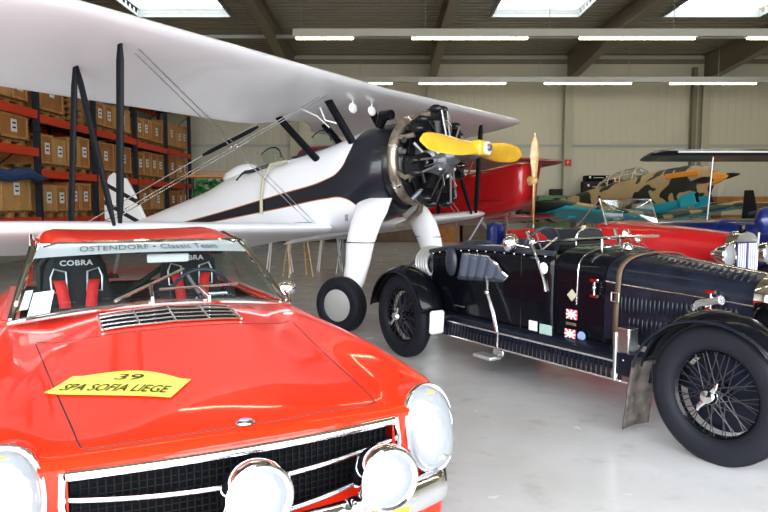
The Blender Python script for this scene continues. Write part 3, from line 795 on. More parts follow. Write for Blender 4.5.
# headlights: upright oval light units
for s in (-1, 1):
    yc, zc = s*.655, .645; n = V((1, s*.16, .20)).normalized(); u = n.cross(V((0, 0, 1))).normalized(); w = u.cross(n).normalized(); o = V((-.075, yc, zc))
    def oval(ru, rw, d, N=36, sq=2.25):
        return [o+n*d+u*ru*math.copysign(abs(math.cos(t))**(2/sq), math.cos(t))+w*(rw*math.copysign(abs(math.sin(t))**(2/sq), math.sin(t))) for t in [2*PI*k/N for k in range(N)]]
    MB().loft([oval(.112, .158, -.10), oval(.114, .160, -.02), oval(.110, .156, .012)]).build('headlight_bucket', 'red_paint', car, smooth=60)
    rim = MB().loft([oval(.110, .156, .0), oval(.112, .158, .012), oval(.108, .154, .024), oval(.101, .147, .022)], False).build('headlight_rim', 'chrome', car, smooth=60)
    L = MB().loft([oval(.102, .148, .012), oval(.100, .146, .028), oval(.090, .134, .046), oval(.066, .105, .062), oval(.035, .06, .070), oval(.001, .001, .072)]).build('headlight_lens', 'lens_glass', car, smooth=80)
    MB().torus(tuple(o+n*.052+w*.02), tuple(n), .075, .006, 36, 8).build('lamp_ring', 'chrome_worn', L)
    MB().ell(tuple(o+n*.035+w*.118), (.018, .05, .018), rot=(0, 0, s*.16)).build('turn_signal', 'lens_amber', L)
    MB().ell(tuple(o+n*.052-w*.10), (.012, .035, .018)).build('fog_segment', 'chrome_worn', L)
# fog lamps on brackets in front of the grille
for k, (y, z) in enumerate(((-.02, .612), (.395, .585))):
    f = MB().lathe([(0, -.115), (.055, -.11), (.090, -.075), (.103, -.03), (.104, .0), (.099, .018), (.092, .022), (.086, .016)], (.125, y, z), (1, .0, .10), 36).build('fog_lamp', 'chrome', car)
    MB().lathe([(0, .040), (.04, .037), (.066, .028), (.087, .014)], (.125, y, z), (1, 0, .10), 36).build('lens', 'lens_glass', f)
    MB().cyl((.115, y, z-.09), (.05, y, .44), .012).build('bracket', 'chrome_worn', f)
# small yellow cable tie flag at the right lamp
MB().prism([(0, 0), (.05, 0), (.028, -.075)], lambda u, v, d: (.165+d, .40+u, .50+v), 0, .004).build('yellow_tag', 'yellow_flag', car, smooth=0)
# bumper
def bump(y): a = abs(y); return .085-.05*(a/.5)**2 if a < .5 else .035-(a-.5)*.35-2.2*max(0, a-.70)**1.3*1.6
rows = []
for q in range(13):
    a = -PI*.5+PI*q/12
    rows.append([(bump(y)+.055*math.cos(a)-.02, y*1.0, .445+.062*math.sin(a)+.0) for y in np.linspace(-.9, .9, 61)])
MB().grid(rows).build('front_bumper', 'chrome', car, smooth=70, solid=.004)
MB().box((-.05, 0, .40), (.12, 1.2, .10)).build('valance', 'red_paint', car, smooth=0)
for s in (-1, 1): MB().box((.09, s*.30, .44), (.07, .05, .17)).build('overrider', 'chrome', car, bevel=.015)
# cowl vent grille (white slats)
m = MB()
def vent(y, q): return -1.19-.24*q-.06*(y/.42)**2
for q in (0, .25, .5, .75, 1):
    m.tube([on(vent(y, q), y, .010) for y in np.linspace(-.31+.02*abs(q-.5), .31-.02*abs(q-.5), 21)], .006, 6)
for y in np.linspace(-.31, .31, 5): m.tube([on(vent(y, q), y, .010) for q in (0, .5, 1)], .006, 6)
m.build('cowl_vent_grille', 'chrome_worn', car)
MB().grid([[on(vent(y, q), y, .002) for y in np.linspace(-.30, .30, 21)] for q in (0, .5, 1)]).build('cowl_vent_opening', 'grille_black', car)
# windscreen geometry
def wsp(u, v):      # u -1..1 across, v 0..1 up
    xb, xt = -1.52-.06*u*u, -2.04-.11*u*u
    yb, yt = .675*u, .545*u
    zb = .943-.058*u*u; zt = 1.225-.012*u*u
    return ((xb+(xt-xb)*v), yb+(yt-yb)*v, zb+(zt-zb)*v+.012*math.sin(v*PI))
UU = np.linspace(-1, 1, 25); VV = np.linspace(0, 1, 9)
MB().grid([[wsp(u, v) for u in UU] for v in VV]).build('windscreen', 'glass', car, solid=.004)
fr = [wsp(u, 0) for u in UU]+[wsp(1, v) for v in VV[1:]]+[wsp(u, 1) for u in UU[::-1][1:]]+[wsp(-1, v) for v in VV[::-1][1:-1]]
MB().tube(fr, .013, 8, True).build('windscreen_frame', 'chrome', car)
MB().grid([[V(wsp(u, v))+V((.004, 0, .003)) for u in np.linspace(-.985, .985, 25)] for v in (.78, .87, .965)]).build('sun_strip', 'grey_strip', car)
def wtext(u, v, u0, v0):   # text on the windscreen: metres -> screen params
    uu = (u+u0)/.60; vv = v0+v/.46; p = wsp(uu, vv); return (p[0]+.009, p[1], p[2]+.007)
text('OSTENDORF \u2022 Classic Team', .062, 'strip_text', 'lettering', car, lambda u, v: wtext(u, v, .02, .872), spacing=1.06)
MB().grid([[V(wsp(u, v))+V((.003, 0, .003)) for u in (-.90, -.82, -.76)] for v in (.04, .30)]).build('window_sticker', 'white_paper', car)
MB().grid([[V(wsp(u, v))+V((.003, 0, .003)) for u in (-.965, -.91)] for v in (.12, .34)]).build('window_sticker', 'sticker_green', car)
# wipers
for (u0, u1, v1) in ((-.25, .42, .30), (.10, .70, .22)):
    pass
def wiper(p0, uA, vA, uB, vB, uC, vC):
    A, B, D = [V(wsp(*q))+V((.03, 0, .02)) for q in ((uA, vA), (uB, vB), (uC, vC))]
    w = MB().tube([on(*p0, .02), on(*p0, .045), A.lerp(B, .5)], .009, 6).build('wiper_arm', 'chrome', car)
    MB().tube([A, A.lerp(B, .5), B], .008, 6).build('wiper_blade', 'chrome_worn', w)
wiper((-1.47, -.06), -.34, .04, .22, .42, 0, 0)
wiper((-1.49, .22), -.02, .14, .62, .20, 0, 0)
# hardtop (pagoda): side rails higher than the centre
def roofz(q, u): return cr([0, .15, .5, .85, 1], [1.222, 1.246, 1.272, 1.26, 1.20], q) + .018*(abs(u)**2.5)*min(1, q*5) - .06*max(0, abs(u)-.86)/.14
rows = []
for q in np.linspace(0, 1, 15):
    x = -2.02-1.15*q
    rows.append([(x-.11*u*u*(1-q), (.56+.0*q)*u, roofz(q, u)) for u in np.linspace(-1, 1, 21)])
MB().grid(rows).build('hardtop', 'red_paint', car, solid=.02, off=-1, smooth=60)
MB().tube([rows[0][k] for k in range(21)], .012, 6).build('hardtop_trim', 'chrome', car)
rl = []
for s in (-1, 1):
    MB().tube([(-2.12, s*.575, 1.205), (-2.6, s*.58, 1.245), (-3.1, s*.58, 1.19)], .012, 6).build('drip_rail', 'chrome', car)
    MB().prism([(-3.02, 1.20), (-3.17, 1.20), (-3.45, .885), (-3.2, .885)], lambda u, v, d: (u, s*(d+(.0 if v > 1 else .05)), v), .55, .58).build('rear_pillar', 'red_paint', car, smooth=0)
    MB().tube([(-2.13, s*.572, 1.205), (-1.88, s*.625, 1.05), (-1.60, s*.672, .895)], .017, 8).build('windscreen_pillar', 'chrome', car)
    # side glass
    MB().grid([[(-1.68, s*.66, .885), (-3.2, s*.665, .885)], [(-2.13, s*.585, 1.20), (-3.0, s*.585, 1.21)]]).build('side_window', 'glass', car, solid=.003)
    MB().box((-2.45, s*.70, .86), (1.45, .05, .05)).build('door_top', 'red_paint', car, bevel=.01)
    MB().box((-2.45, s*.72, .56), (1.4, .05, .56)).build('door_panel', 'black_matte', car, smooth=0)
    # door shut lines & handle
    MB().tube([(-1.9, s*.883, z) for z in (.3, .5, .64)], .003, 5).build('door_gap', 'black_matte', car)
    MB().cyl((-2.85, s*.892, .70), (-2.70, s*.892, .70), .009).build('door_handle', 'chrome', car)
MB().grid([[(-3.17+.05*u*u, .56*u, 1.19) for u in np.linspace(-1, 1, 9)], [(-3.52+.1*u*u, .60*u, .885) for u in np.linspace(-1, 1, 9)]]).build('rear_window', 'glass', car, solid=.003)
# door mirror
mr = MB().tube([(-1.64, .70, .85), (-1.66, .71, .90), (-1.69, .71, .93)], .010, 8).build('door_mirror_stem', 'chrome', car)
MB().ell((-1.72, .715, .955), (.035, .058, .040)).build('mirror_head', 'chrome', mr)
# interior
MB().box((-1.95, 0, .80), (.30, 1.24, .14)).build('dashboard', 'fabric_black', car, bevel=.03)
MB().box((-3.25, 0, .72), (.05, 1.25, .30)).build('rear_bulkhead', 'black_matte', car, smooth=0)
sw = MB().torus((-2.18, .32, .885), (-.92, 0, .38), .175, .012, 40, 8).build('steering_wheel', 'leather_black', car)
m = MB()
for a in (0, 2.1, 4.2): m.cyl((-2.18, .32, .885), (-2.18+.17*math.sin(a)*.38, .32+.17*math.cos(a), .885+.17*math.sin(a)*.92), .010, n=8)
m.build('spokes', 'alu', sw); MB().cyl((-2.17, .32, .88), (-1.95, .32, .80), .02).build('column', 'black_matte', sw)
MB().tube([(-2.10, .05, 1.165), (-2.10, .07, 1.17)], .01).build('mirror_mount', 'chrome', car)
MB().box((-2.07, .12, 1.125), (.02, .235, .05), rot=(0, .1, 0)).build('rear_view_mirror', 'white_gloss', car, bevel=.012)
# seats
def seat(y, x, withtext):
    prof = [(-.25, .30), (-.27, .55), (-.255, .80), (-.19, .92), (-.17, 1.06), (-.12, 1.14), (0, 1.16)]
    poly = prof + [(-a, b) for a, b in prof[-2::-1]]
    s_ = MB().prism(poly, lambda u, v, d: (x+d-.17*(v-.3), y+u, v), -.05, .05).build('seat_back', 'fabric_black', car, bevel=.025)
    for t in (-1, 1):
        MB().box((x+.10-.09, y+t*.245, .62), (.22, .05, .50), rot=(0, -.17, 0)).build('side_bolster', 'fabric_black', s_, bevel=.02)
        # harness slots
        loop = [(x+.062-.17*(v-.3), y+t*.095+u, v) for u, v in ((-.04*t, .90), (-.035*t, 1.02), (.03*t, 1.04), (.05*t, .99), (.045*t, .90))]
        MB().tube(loop, .0065, 6, True).build('harness_slot', 'alu', s_)
        p = [(x+.065-.17*(v-.3), v) for v in (.97, .93, .85, .72, .58)]
        rows = [[(px_+(.01*k), y+t*(.10-.012*k+w_), v) for w_ in (-.033, .033)] for k, (px_, v) in enumerate(p)]
        MB().grid(rows).build('harness_strap', 'belt_red', s_, solid=.006)
    MB().box((x+.25, y, .42), (.5, .46, .14), rot=(0, -.1, 0)).build('seat_cushion', 'fabric_black', s_, bevel=.04)
    if withtext: text('COBRA', .045, 'white_paper', 'lettering', s_, lambda u, v: (x+.056-.17*(1.072+v-.3), y+u*1.2, 1.072+v), bold=.001, spacing=1.05)
    MB().box((x+.063-.17*.42, y-.02+0, .72), (.006, .20, .012)).build('logo_band', 'alu', s_, smooth=0)
seat(-.34, -2.52, True); seat(.36, -2.60, True)
# roll cage
m = MB()
cage = MB().tube([(-2.80, -.55, .4), (-2.80, -.54, 1.05), (-2.80, -.44, 1.18), (-2.80, .44, 1.18), (-2.80, .54, 1.05), (-2.80, .55, .4)], .02).build('roll_bar', 'black_matte', car)
MB().cyl((-2.80, .42, 1.15), (-2.80, -.40, .60), .018).build('diagonal_bar', 'black_matte', cage)
for s in (-1, 1): MB().cyl((-2.8, s*.5, 1.1), (-3.2, s*.5, .75), .018).build('rear_stay', 'black_matte', cage)
# wheels
for x in (WF, WR):
    for s in (-1, 1):
        w = MB().lathe([(.20, -.09), (.26, -.095), (.305, -.08), (.318, -.04), (.318, .04), (.305, .08), (.26, .095), (.20, .09)], (x, s*.74, .318), (0, 1, 0), 40, True).build('wheel', 'rubber', car)
        MB().lathe([(0, s*.05), (.05, s*.055), (.13, s*.05), (.16, s*.075), (.205, s*.085), (.205, -s*.08)], (x, s*.74, .318), (0, 1, 0), 36).build('hubcap', 'chrome', w)
# rally plate on the bonnet, text follows its surface
PC = (-.525, -.315); 
def plate(u, v):   # u to the car's left, v towards the windscreen (metres)
    ca, sa = math.cos(PR), math.sin(PR)
    x, y = PC[0]-(v*ca)+u*sa, PC[1]+u*ca+v*sa
    return x, y
PR = 0.60
outl = lambda t: (.0 if False else 0)
rows = []
for q in np.linspace(0, 1, 6):
    r = []
    for u in np.linspace(-1, 1, 25):
        topv = .085+.055*max(0, math.cos(u*1.9))**1.0 if abs(u) < .82 else .085
        v = -.085+(topv+.085)*q; uu = u*.225+(.03*(q-.5) if 0 else 0)+.0
        x, y = plate(uu, v); r.append(on(x, y, .005))
    rows.append(r)
pl = MB().grid(rows).build('rally_plate', 'yellow_plate', car)
def pt(u, v): x, y = plate(u, v); return on(x, y, .0085)
text('SPA SOFIA LIEGE', .082, 'text_olive', 'lettering', pl, lambda u, v: pt(u*.64, v*1.05-.030), spacing=1.0, bold=.0012)
text('39', .085, 'text_olive', 'number', pl, lambda u, v: pt(u*1.25+.0, v*.9+.068), bold=.001)
# ------------------------------------------------------------------ black vintage tourer
bk = thing('vintage_roadster', 'black open vintage tourer with wire wheels and a leather bonnet strap', 'car', (2.439, 3.975, 0), -1.0)
WBS = 3.07; RW = .388; TY_ = .70
#  x, half width bottom, half width shoulder, z shoulder, z crown
BS = [(.02, .27, .27, .90, .99), (-.1, .29, .28, .91, 1.0), (-.45, .35, .33, .93, 1.035), (-.9, .42, .40, .96, 1.08), (-1.12, .44, .43, .98, 1.10)]
def bsec(x, hb, hs, zs, zc, zb=.50, n=12):
    P = [(x, hb, zb), (x, hb, zb+(zs-zb)*.5), (x, hs, zs-.06)]
    for k in range(n+1):
        a = PI*k/n; P.append((x, hs*math.copysign(abs(math.cos(a))**.75, math.cos(a)), zs-.04+(zc-zs+.04)*math.sin(a)**.8))
    return P + [(x, -hs, zs-.06), (x, -hb, zb+(zs-zb)*.5), (x, -hb, zb)]
def bint(x): return [cr([b[0] for b in BS], [b[i] for b in BS], x) for i in range(1, 5)]
m = MB(); m.loft([bsec(x, *bint(x)) for x in np.linspace(-.02, -1.0, 15)]); bon = m.build('bonnet', 'black_worn', bk, smooth=50)
m = MB(); sc = [(-1.004, 0, 0), (-1.2, .02, .02), (-1.45, .04, .015)]
m.loft([bsec(-1.004, .435, .42, .975, 1.09, .42), bsec(-1.2, .455, .445, .99, 1.115, .42), bsec(-1.42, .47, .465, 1.01, 1.12, .42)]); m.build('scuttle', 'black_paint', bk, smooth=50)
# piano hinge lines
for s in (-1, 1): MB().tube([(x, s*(bint(x)[1]+.004), bint(x)[2]-.07) for x in np.linspace(-.05, -1.0, 9)], .005, 6).build('bonnet_hinge', 'chrome_worn', bon)
MB().tube([(x, 0, bint(x)[3]+.002) for x in np.linspace(-.03, -1.0, 9)], .006, 6).build('bonnet_centre_hinge', 'chrome_worn', bon)
# louvres
for (z, x0, x1, n_, h) in ((.755, -.14, -.86, 26, .115), (.62, -.22, -.80, 20, .11)):
    for s in (-1, 1):
        for k in range(n_):
            x = x0+(x1-x0)*k/(n_-1); hb = bint(x)[0]+.003
            MB().ell((x, s*hb, z), (.008, .013, h/2), 8, 6).build('louvre', 'black_worn', bon)
# top louvres on far slope
for k in range(20):
    x = -.12-.82*k/19; b = bint(x); MB().ell((x, -.17, cr([0, 1], [b[2], b[3]], .86)), (.008, .06, .012), 8, 6, rot=(.35, 0, 0)).build('top_louvre', 'black_worn', bon)
# latches
for s in (-1, 1):
    for x in (-.28, -1.06):
        y = s*((bint(x)[0] if x > -1 else .445)+.02)
        m = MB().cyl((x, y, .79), (x, y, .90), .008); m.box((x, y, .90), (.06, .02, .02)); m.box((x, y, .79), (.06, .02, .02)); m.ell((x, y, .85), (.015, .015, .015))
        m.build('bonnet_latch', 'chrome', bon if x > -1 else bk)
# leather strap over the bonnet
sx = -.90; b = bint(sx); P = bsec(sx, b[0], b[1], b[2], b[3], .42); 
rows = [[(p[0]-.02*0+w, p[1]*1.018, p[2]+(.008 if p[2] > b[2]-.05 else 0)) for w in (-.02, .02)] for p in P]
stp = MB().grid(rows).build('bonnet_strap', 'leather_brown', bk, solid=.008, off=1)
for s in (-1, 1):
    MB().tube([(sx+a, s*(b[0]+.022), .80+c) for a, c in ((-.03, -.03), (.03, -.03), (.03, .03), (-.03, .03))], .006, 6, True).build('buckle', 'exhaust_bronze', stp)
# radiator
rd = MB().loft([bsec(.055, .235, .235, .90, .975, .38), bsec(.07, .255, .26, .91, 1.0, .36), bsec(.02, .28, .285, .915, 1.01, .36), bsec(-.05, .28, .285, .915, 1.01, .36)]).build('radiator_shell', 'chrome', bk, smooth=40)
m = MB()
for k in range(17): m.box((.075, -.21+k*.42/16, .66), (.01, .005, .5))
m.build('radiator_slats', 'grille_black', rd, smooth=0)
MB().lathe([(0, .06), (.03, .055), (.035, .02), (.045, 0)], (.02, 0, 1.005), (0, 0, 1), 20).build('radiator_cap', 'chrome', rd)
# tub: cockpit sides with cut-down door
def tubz(x): return cr([-3.45, -3.1, -2.75, -2.55, -2.35, -1.98, -1.75, -1.42], [.92, .965, 1.02, 1.04, 1.055, 1.06, 1.06, 1.06], x)
def cut(x):   # dip for the elbow
    return .0
def hw(x): return cr([-3.75, -3.4, -2.9, -2.3, -1.42], [.16, .36, .45, .48, .47], x)
xs_ = list(np.linspace(-1.42, -3.0, 24))
for s in (-1, 1):
    rows = []
    for z_ in np.linspace(0, 1, 9):
        rows.append([(x, s*(hw(x)+.012*math.sin(z_*PI)), .42+(tubz(x)-.42)*z_) for x in xs_])
    MB().grid(rows).build('body_side', 'black_paint', bk, solid=.02, smooth=50)
    MB().tube([(x, s*(hw(x)+.006), tubz(x)+.006) for x in xs_], .022, 8).build('padded_coaming', 'leather_black', bk)
    for k in range(14):
        x = -1.5-.11*k; MB().ell((x, s*(hw(x)+.022), tubz(x)-.02), (.008, .006, .008), 8, 6).build('press_stud', 'chrome', bk)
# tail
m = MB(); rings = []
for x in np.linspace(-3.0, -3.85, 12):
    u = (-3.0-x)/.85; w = .45*math.sqrt(max(.02, 1-u**2.2)); zt = 1.03-.30*u**1.8; zb = .42+.18*u
    rings.append([(x, w*math.cos(t)*(1 if 1 else 1), (zt+zb)/2+(zt-zb)/2*math.copysign(abs(math.sin(t))**.75, math.sin(t))) for t in [2*PI*k/24 for k in range(24)]])
m.loft(rings); m.build('tail', 'black_paint', bk, smooth=50)
MB().box((-2.2, 0, .42), (1.65, .86, .03)).build('cockpit_floor', 'black_matte', bk, smooth=0)
# folded hood straps / chrome coil by the tail (spare wheel strap hoops)
for k in range(5):
    x = -3.02-.04*k
    MB().tube([(x-.05*math.sin(a), -.28-.20*math.cos(a), .84+.17*math.sin(a)) for a in np.linspace(-.5, 2.2, 12)], .014, 8).build('hood_strap', 'alu', bk)
MB().tube([(-2.95, -.44, 1.0), (-2.5, -.47, 1.06), (-2.1, -.48, 1.09), (-1.8, -.47, 1.095)], .010, 6).build('tonneau_rail', 'chrome', bk)
# seats
for s in (-1, 1):
    rows = []
    for q in np.linspace(0, 1, 9):
        r = []
        for w in np.linspace(-1, 1, 43):
            a = w*1.15; ple = .010*abs(math.sin(w*PI*4.5))
            r.append((-2.36-.28*q+.16*math.cos(a)*(-1)+.16+ple, s*.235+.215*w*(1-.12*q*q), .62+.46*q-.05*max(0, abs(w)-.7)/.3*q))
        rows.append(r)
    sb = MB().grid(rows).build('seat_back', 'leather_black', bk, solid=.06, smooth=70)
    MB().tube([rows[-1][k] for k in range(0, 43, 3)]+[], .024, 8).build('seat_piping', 'leather_black', sb)
    MB().box((-2.12, s*.235, .60), (.48, .42, .12)).build('seat_cushion', 'leather_black', bk, bevel=.04)
# outer bolster hung over the driver's side
rows = []
for q in np.linspace(0, 1, 7):
    r = []
    for w in np.linspace(0, 1, 31):
        x = -2.50+.56*w; ple = .020*abs(math.sin(w*PI*5)); top = 1.0-.20*max(0, w-.55)**1.5*2.4; bot = .79+.03*w
        r.append((x+.05*q, -.505-ple, bot+(top-bot)*q))
    rows.append(r)
pad = MB().grid(rows).build('side_cushion', 'leather_highlight', bk, solid=.03, smooth=60)
MB().tube([rows[-1][k] for k in range(31)]+[rows[j][-1] for j in range(5, -1, -1)], .012, 8).build('cushion_piping', 'chrome_worn', pad)
MB().tube([rows[0][k] for k in range(31)], .022, 8).build('cushion_roll', 'leather_black', pad)
MB().ell((-2.60, -.515, .92), (.075, .035, .13)).build('elbow_pad', 'leather_black', bk)
# outside brake lever
lv = MB().tube([(-2.11, -.53, .84), (-2.08, -.55, .76), (-2.06, -.565, .70), (-1.98, -.57, .55), (-1.93, -.57, .38), (-1.92, -.57, .22)], [.012, .011, .014, .015, .014, .015]).build('handbrake_lever', 'chrome_worn', bk)
MB().ell((-2.07, -.565, .71), (.025, .02, .02)).build('lever_collar', 'chrome', lv)
MB().box((-1.90, -.58, .24), (.12, .03, .05)).build('lever_bracket', 'chrome_worn', lv, bevel=.01)
MB().cyl((-1.9, -.57, .30), (-1.3, -.55, .33), .008).build('brake_rod', 'steel_grey', lv)
MB().box((-2.02, -.60, .19), (.22, .12, .03)).build('step_plate', 'alu', bk, bevel=.01)
# scuttle seam
P = bsec(-1.22, .457, .447, .992, 1.118, .42); MB().tube([(p[0], p[1]*1.004, p[2]+.002) for p in P[1:-1]], .005, 6).build('scuttle_seam', 'chrome_worn', bk)
MB().tube([(-1.75, -.492, z) for z in (.45, .8, 1.08)], .003, 5).build('door_gap', 'black_matte', bk)
# windscreen folded flat on the scuttle
wf = MB().tube([(-1.62, -.50, 1.145), (-1.62, .50, 1.145), (-1.22, .47, 1.185), (-1.22, -.47, 1.185)], .011, 8, True).build('folded_windscreen_frame', 'chrome', bk)
MB().grid([[(-1.62, -.49, 1.145), (-1.62, .49, 1.145)], [(-1.22, -.46, 1.185), (-1.22, .46, 1.185)]]).build('windscreen_glass', 'glass_green', wf, solid=.005)
for s in (-1, 1):
    MB().tube([(-1.67, s*.515, 1.22), (-1.60, s*.51, 1.08), (-1.50, s*.505, .87), (-1.47, s*.505, .78)], [.016, .013, .013, .018]).build('windscreen_stanchion', 'chrome', wf)
    MB().ell((-1.62, s*.505, 1.145), (.025, .025, .03)).build('wing_nut', 'chrome', wf)
MB().cyl((-1.22, -.2, 1.10), (-1.22, -.2, 1.19), .008).build('rest_post', 'chrome', wf)
# aero screens
for (y, w, h, mat, x) in ((.26, .34, .14, 'glass', -1.72), ):
    pts = [(x, y+w/2*math.cos(a)**1, 1.09+h*max(0, math.sin(a))**.45) for a in np.linspace(0, PI, 15)]
    a_ = MB().tube(pts, .009, 6, True).build('aero_screen_frame', 'chrome_worn', bk); m = MB(); m.face(m.ring(pts)); m.build('aero_screen_cover', 'black_matte', a_)
MB().prism([(-.07, 0), (.07, 0), (.015, .17), (-.015, .17)], lambda u, v, d: (-1.95+d, .44+u, 1.05+v*1.15), 0, .02).build('wind_deflector', 'beige', bk, smooth=0)
MB().prism([(-.06, 0), (.06, 0), (.01, .14), (-.05, .12)], lambda u, v, d: (-1.80+d, .47+u, 1.05+v*1.2), 0, .015).build('wind_deflector', 'sticker_green', bk, smooth=0)
MB().lathe([(0, .05), (.035, .045), (.045, .02), (.05, 0)], (-1.15, 0, 1.10), (0, 0, 1), 20).build('filler_cap', 'chrome', bk)
# mirror
MB().cyl((-1.66, -.50, 1.10), (-1.76, -.56, 1.12), .007).build('mirror_arm', 'chrome', bk)
mr = MB().lathe([(0, .05), (.04, .043), (.068, .02), (.075, -.0), (.075, -.008), (.068, -.010)], (-1.78, -.58, 1.13), (1, 0, 0), 24).build('round_mirror', 'chrome', bk)
MB().lathe([(0, -.006), (.068, -.008)], (-1.78, -.58, 1.13), (1, 0, 0), 24).build('mirror_glass', 'chrome', mr)
# steering wheel and dash
sw = MB().torus((-1.82, -.22, 1.06), (-.93, 0, .36), .20, .013, 36, 8).build('steering_wheel', 'leather_black', bk)
m = MB()
for a in range(4): m.cyl((-1.80, -.22, 1.06), (-1.82+.19*math.sin(a*PI/2+.6)*.36, -.22+.19*math.cos(a*PI/2+.6), 1.06+.19*math.sin(a*PI/2+.6)*.93), .007, n=6)
m.build('spokes', 'alu', sw); MB().cyl((-1.8, -.22, 1.05), (-1.4, -.22, .9), .018).build('column', 'black_matte', sw)
MB().box((-1.46, 0, .92), (.03, .88, .26)).build('dashboard', 'leather_brown', bk, smooth=0)
# round white lamp on the scuttle side and stickers
MB().lathe([(0, .02), (.035, .016), (.045, 0)], (-1.52, -.49, .95), (0, -1, 0), 24).build('side_lamp', 'white_gloss', bk)
def sticker(x, z, w, h, mat, shape='box', name='sticker'):
    y = -(.470 if x > -1.42 else .498)
    if shape == 'box': return MB().box((x, y-.008, z), (w, .006, h)).build(name, mat, bk, smooth=0)
    return MB().lathe([(0, .012), (w/2, .010), (w/2, 0)], (x, y, z), (0, -1, 0), 24 if shape == 'round' else 4).build(name, mat, bk)
sticker(-1.60, .50, .085, .075, 'white_paper'); s_ = sticker(-1.47, .49, .12, .075, 'sticker_green')
for (x, z) in ((-1.245, .635), (-1.255, .49)):
    f = sticker(x, z, .10, .07, 'sticker_red', name='flag_sticker')
    for a in (0, .6, -.6): MB().box((x, -.483, z), (.10 if a == 0 else .11, .003, .012), rot=(0, a, 0)).build('flag_bar', 'white_paper', f, smooth=0)
    MB().box((x, -.483, z), (.012, .003, .07)).build('flag_bar', 'white_paper', f, smooth=0)
sticker(-1.155, .49, .065, .065, 'sticker_blue', 'round'); sticker(-1.25, .565, .09, .02, 'exhaust_bronze'); sticker(-1.25, .775, .085, .08, 'beige', 'diamond', 'badge')
# chassis and slatted valance
for s in (-1, 1):
    MB().box((-1.5, s*.40, .36), (3.6, .05, .12)).build('chassis_rail', 'black_worn', bk, smooth=0)
    rows = [[(x, s*(.47+.10*q), .50-.13*q-.03*(1-q)) for x in np.linspace(-.6, -2.75, 14)] for q in (0, .5, 1)]
    v = MB().grid(rows).build('valance', 'black_worn', bk, solid=.01)
    m = MB()
    for k in range(48):
        x = -.74-2.0*k/47; m.box((x, s*.582, .335), (.020, .014, .12))
    m.build('valance_slats', 'black_worn', v, smooth=0)
    MB().tube([(x, s*.585, .40) for x in (-.66, -2.72)], .008, 6).tube([(x, s*.585, .275) for x in (-.66, -2.72)], .008, 6).build('valance_edge', 'chrome_worn', v)
    MB().box((-.60, s*.575, .40), (.26, .10, .15)).build('battery_box', 'black_worn', bk, bevel=.006)
    for dx in (-.08, .0, .08): MB().ell((-.60+dx, s*.628, .43), (.008, .006, .008), 8, 6).build('rivet', 'chrome', bk)
MB().box((-.70, -.56, .55), (.09, .10, .17)).build('oil_tin', 'chrome_worn', bk, bevel=.008)
MB().cyl((-.76, -.60, .60), (-.76, -.60, .28), .018).build('breather_pipe', 'chrome_worn', bk)
MB().tube([(-.50, -.30, .66), (-.35, -.33, .82), (-.2, -.36, .86)], .03).build('inlet_pipe', 'chrome_worn', bk)
# axles and springs
for x in (0, -WBS): MB().cyl((x, -.62, .37), (x, .62, .37), .03).build('axle', 'black_worn', bk)
for s in (-1, 1):
    for x in (0, -WBS): MB().tube([(x+.42, s*.36, .42), (x, s*.36, .33), (x-.42, s*.36, .42)], .022, 6).build('leaf_spring', 'black_worn', bk)
    MB().box((.22, s*.36, .44), (.55, .05, .08)).build('dumb_iron', 'black_worn', bk, bevel=.01)
# mudguards
def guard(name, xc, r, a0, a1, y, w, mat='black_paint', tail=None):
    rows = []; A = np.linspace(a0, a1, 26)
    for a in A:
        p = (xc+r*math.cos(a), RW+r*math.sin(a))
        rows.append([(xc+(r-.055*abs(q)**2.2)*math.cos(a), y+q*w/2, RW+(r-.055*abs(q)**2.2)*math.sin(a)) for q in np.linspace(-1, 1, 11)])
    if tail:
        for (x, z) in tail: rows.append([(x-.02*(1-abs(q)), y+q*w/2, z) for q in np.linspace(-1, 1, 11)])
    return MB().grid(rows).build(name, mat, bk, solid=.008, smooth=60)
for s in (-1, 1):
    g = guard('front_mudguard', 0, .465, math.radians(38), math.radians(168), s*TY_, .25)
    MB().grid([[(x-.02*(1-abs(q)), s*TY_+q*.125, z) for q in np.linspace(-1, 1, 11)] for (x, z) in ((-.462, .50), (-.475, .42), (-.49, .33), (-.50, .22), (-.515, .12), (-.52, .06))]).build('mud_flap', 'mud', g, solid=.01)
    MB().tube([(.465*math.cos(a), s*(TY_+.13)*1.0, RW+.415*math.sin(a)) for a in np.linspace(math.radians(38), math.radians(170), 20)], .008, 6).build('guard_edge', 'black_worn', g)
    r_ = guard('rear_mudguard', -WBS, .47, math.radians(12), math.radians(172), s*(TY_-.02), .27)
    MB().tube([(-WBS+.42*math.cos(a), s*(TY_+.115), RW+.42*math.sin(a)) for a in np.linspace(math.radians(12), math.radians(172), 20)], .008, 6).build('guard_edge', 'black_worn', r_)
    # pale reflector patch on the guard's leading edge
    rows = [[(-WBS+.485*math.cos(a), s*(TY_-.02)+q, RW+.485*math.sin(a)-.0) for q in (-.07, 0, .07)] for a in np.linspace(math.radians(-6), math.radians(14), 6)]
    MB().box((-WBS+.49, s*(TY_-.01), .395), (.05, .15, .21), rot=(0, .05, 0)).build('stone_guard', 'white_gloss', r_, bevel=.024)
    MB().cyl((-WBS+.5, s*.50, .53), (-WBS+.62, s*.50, .53), .008).build('guard_stay', 'chrome_worn', r_)
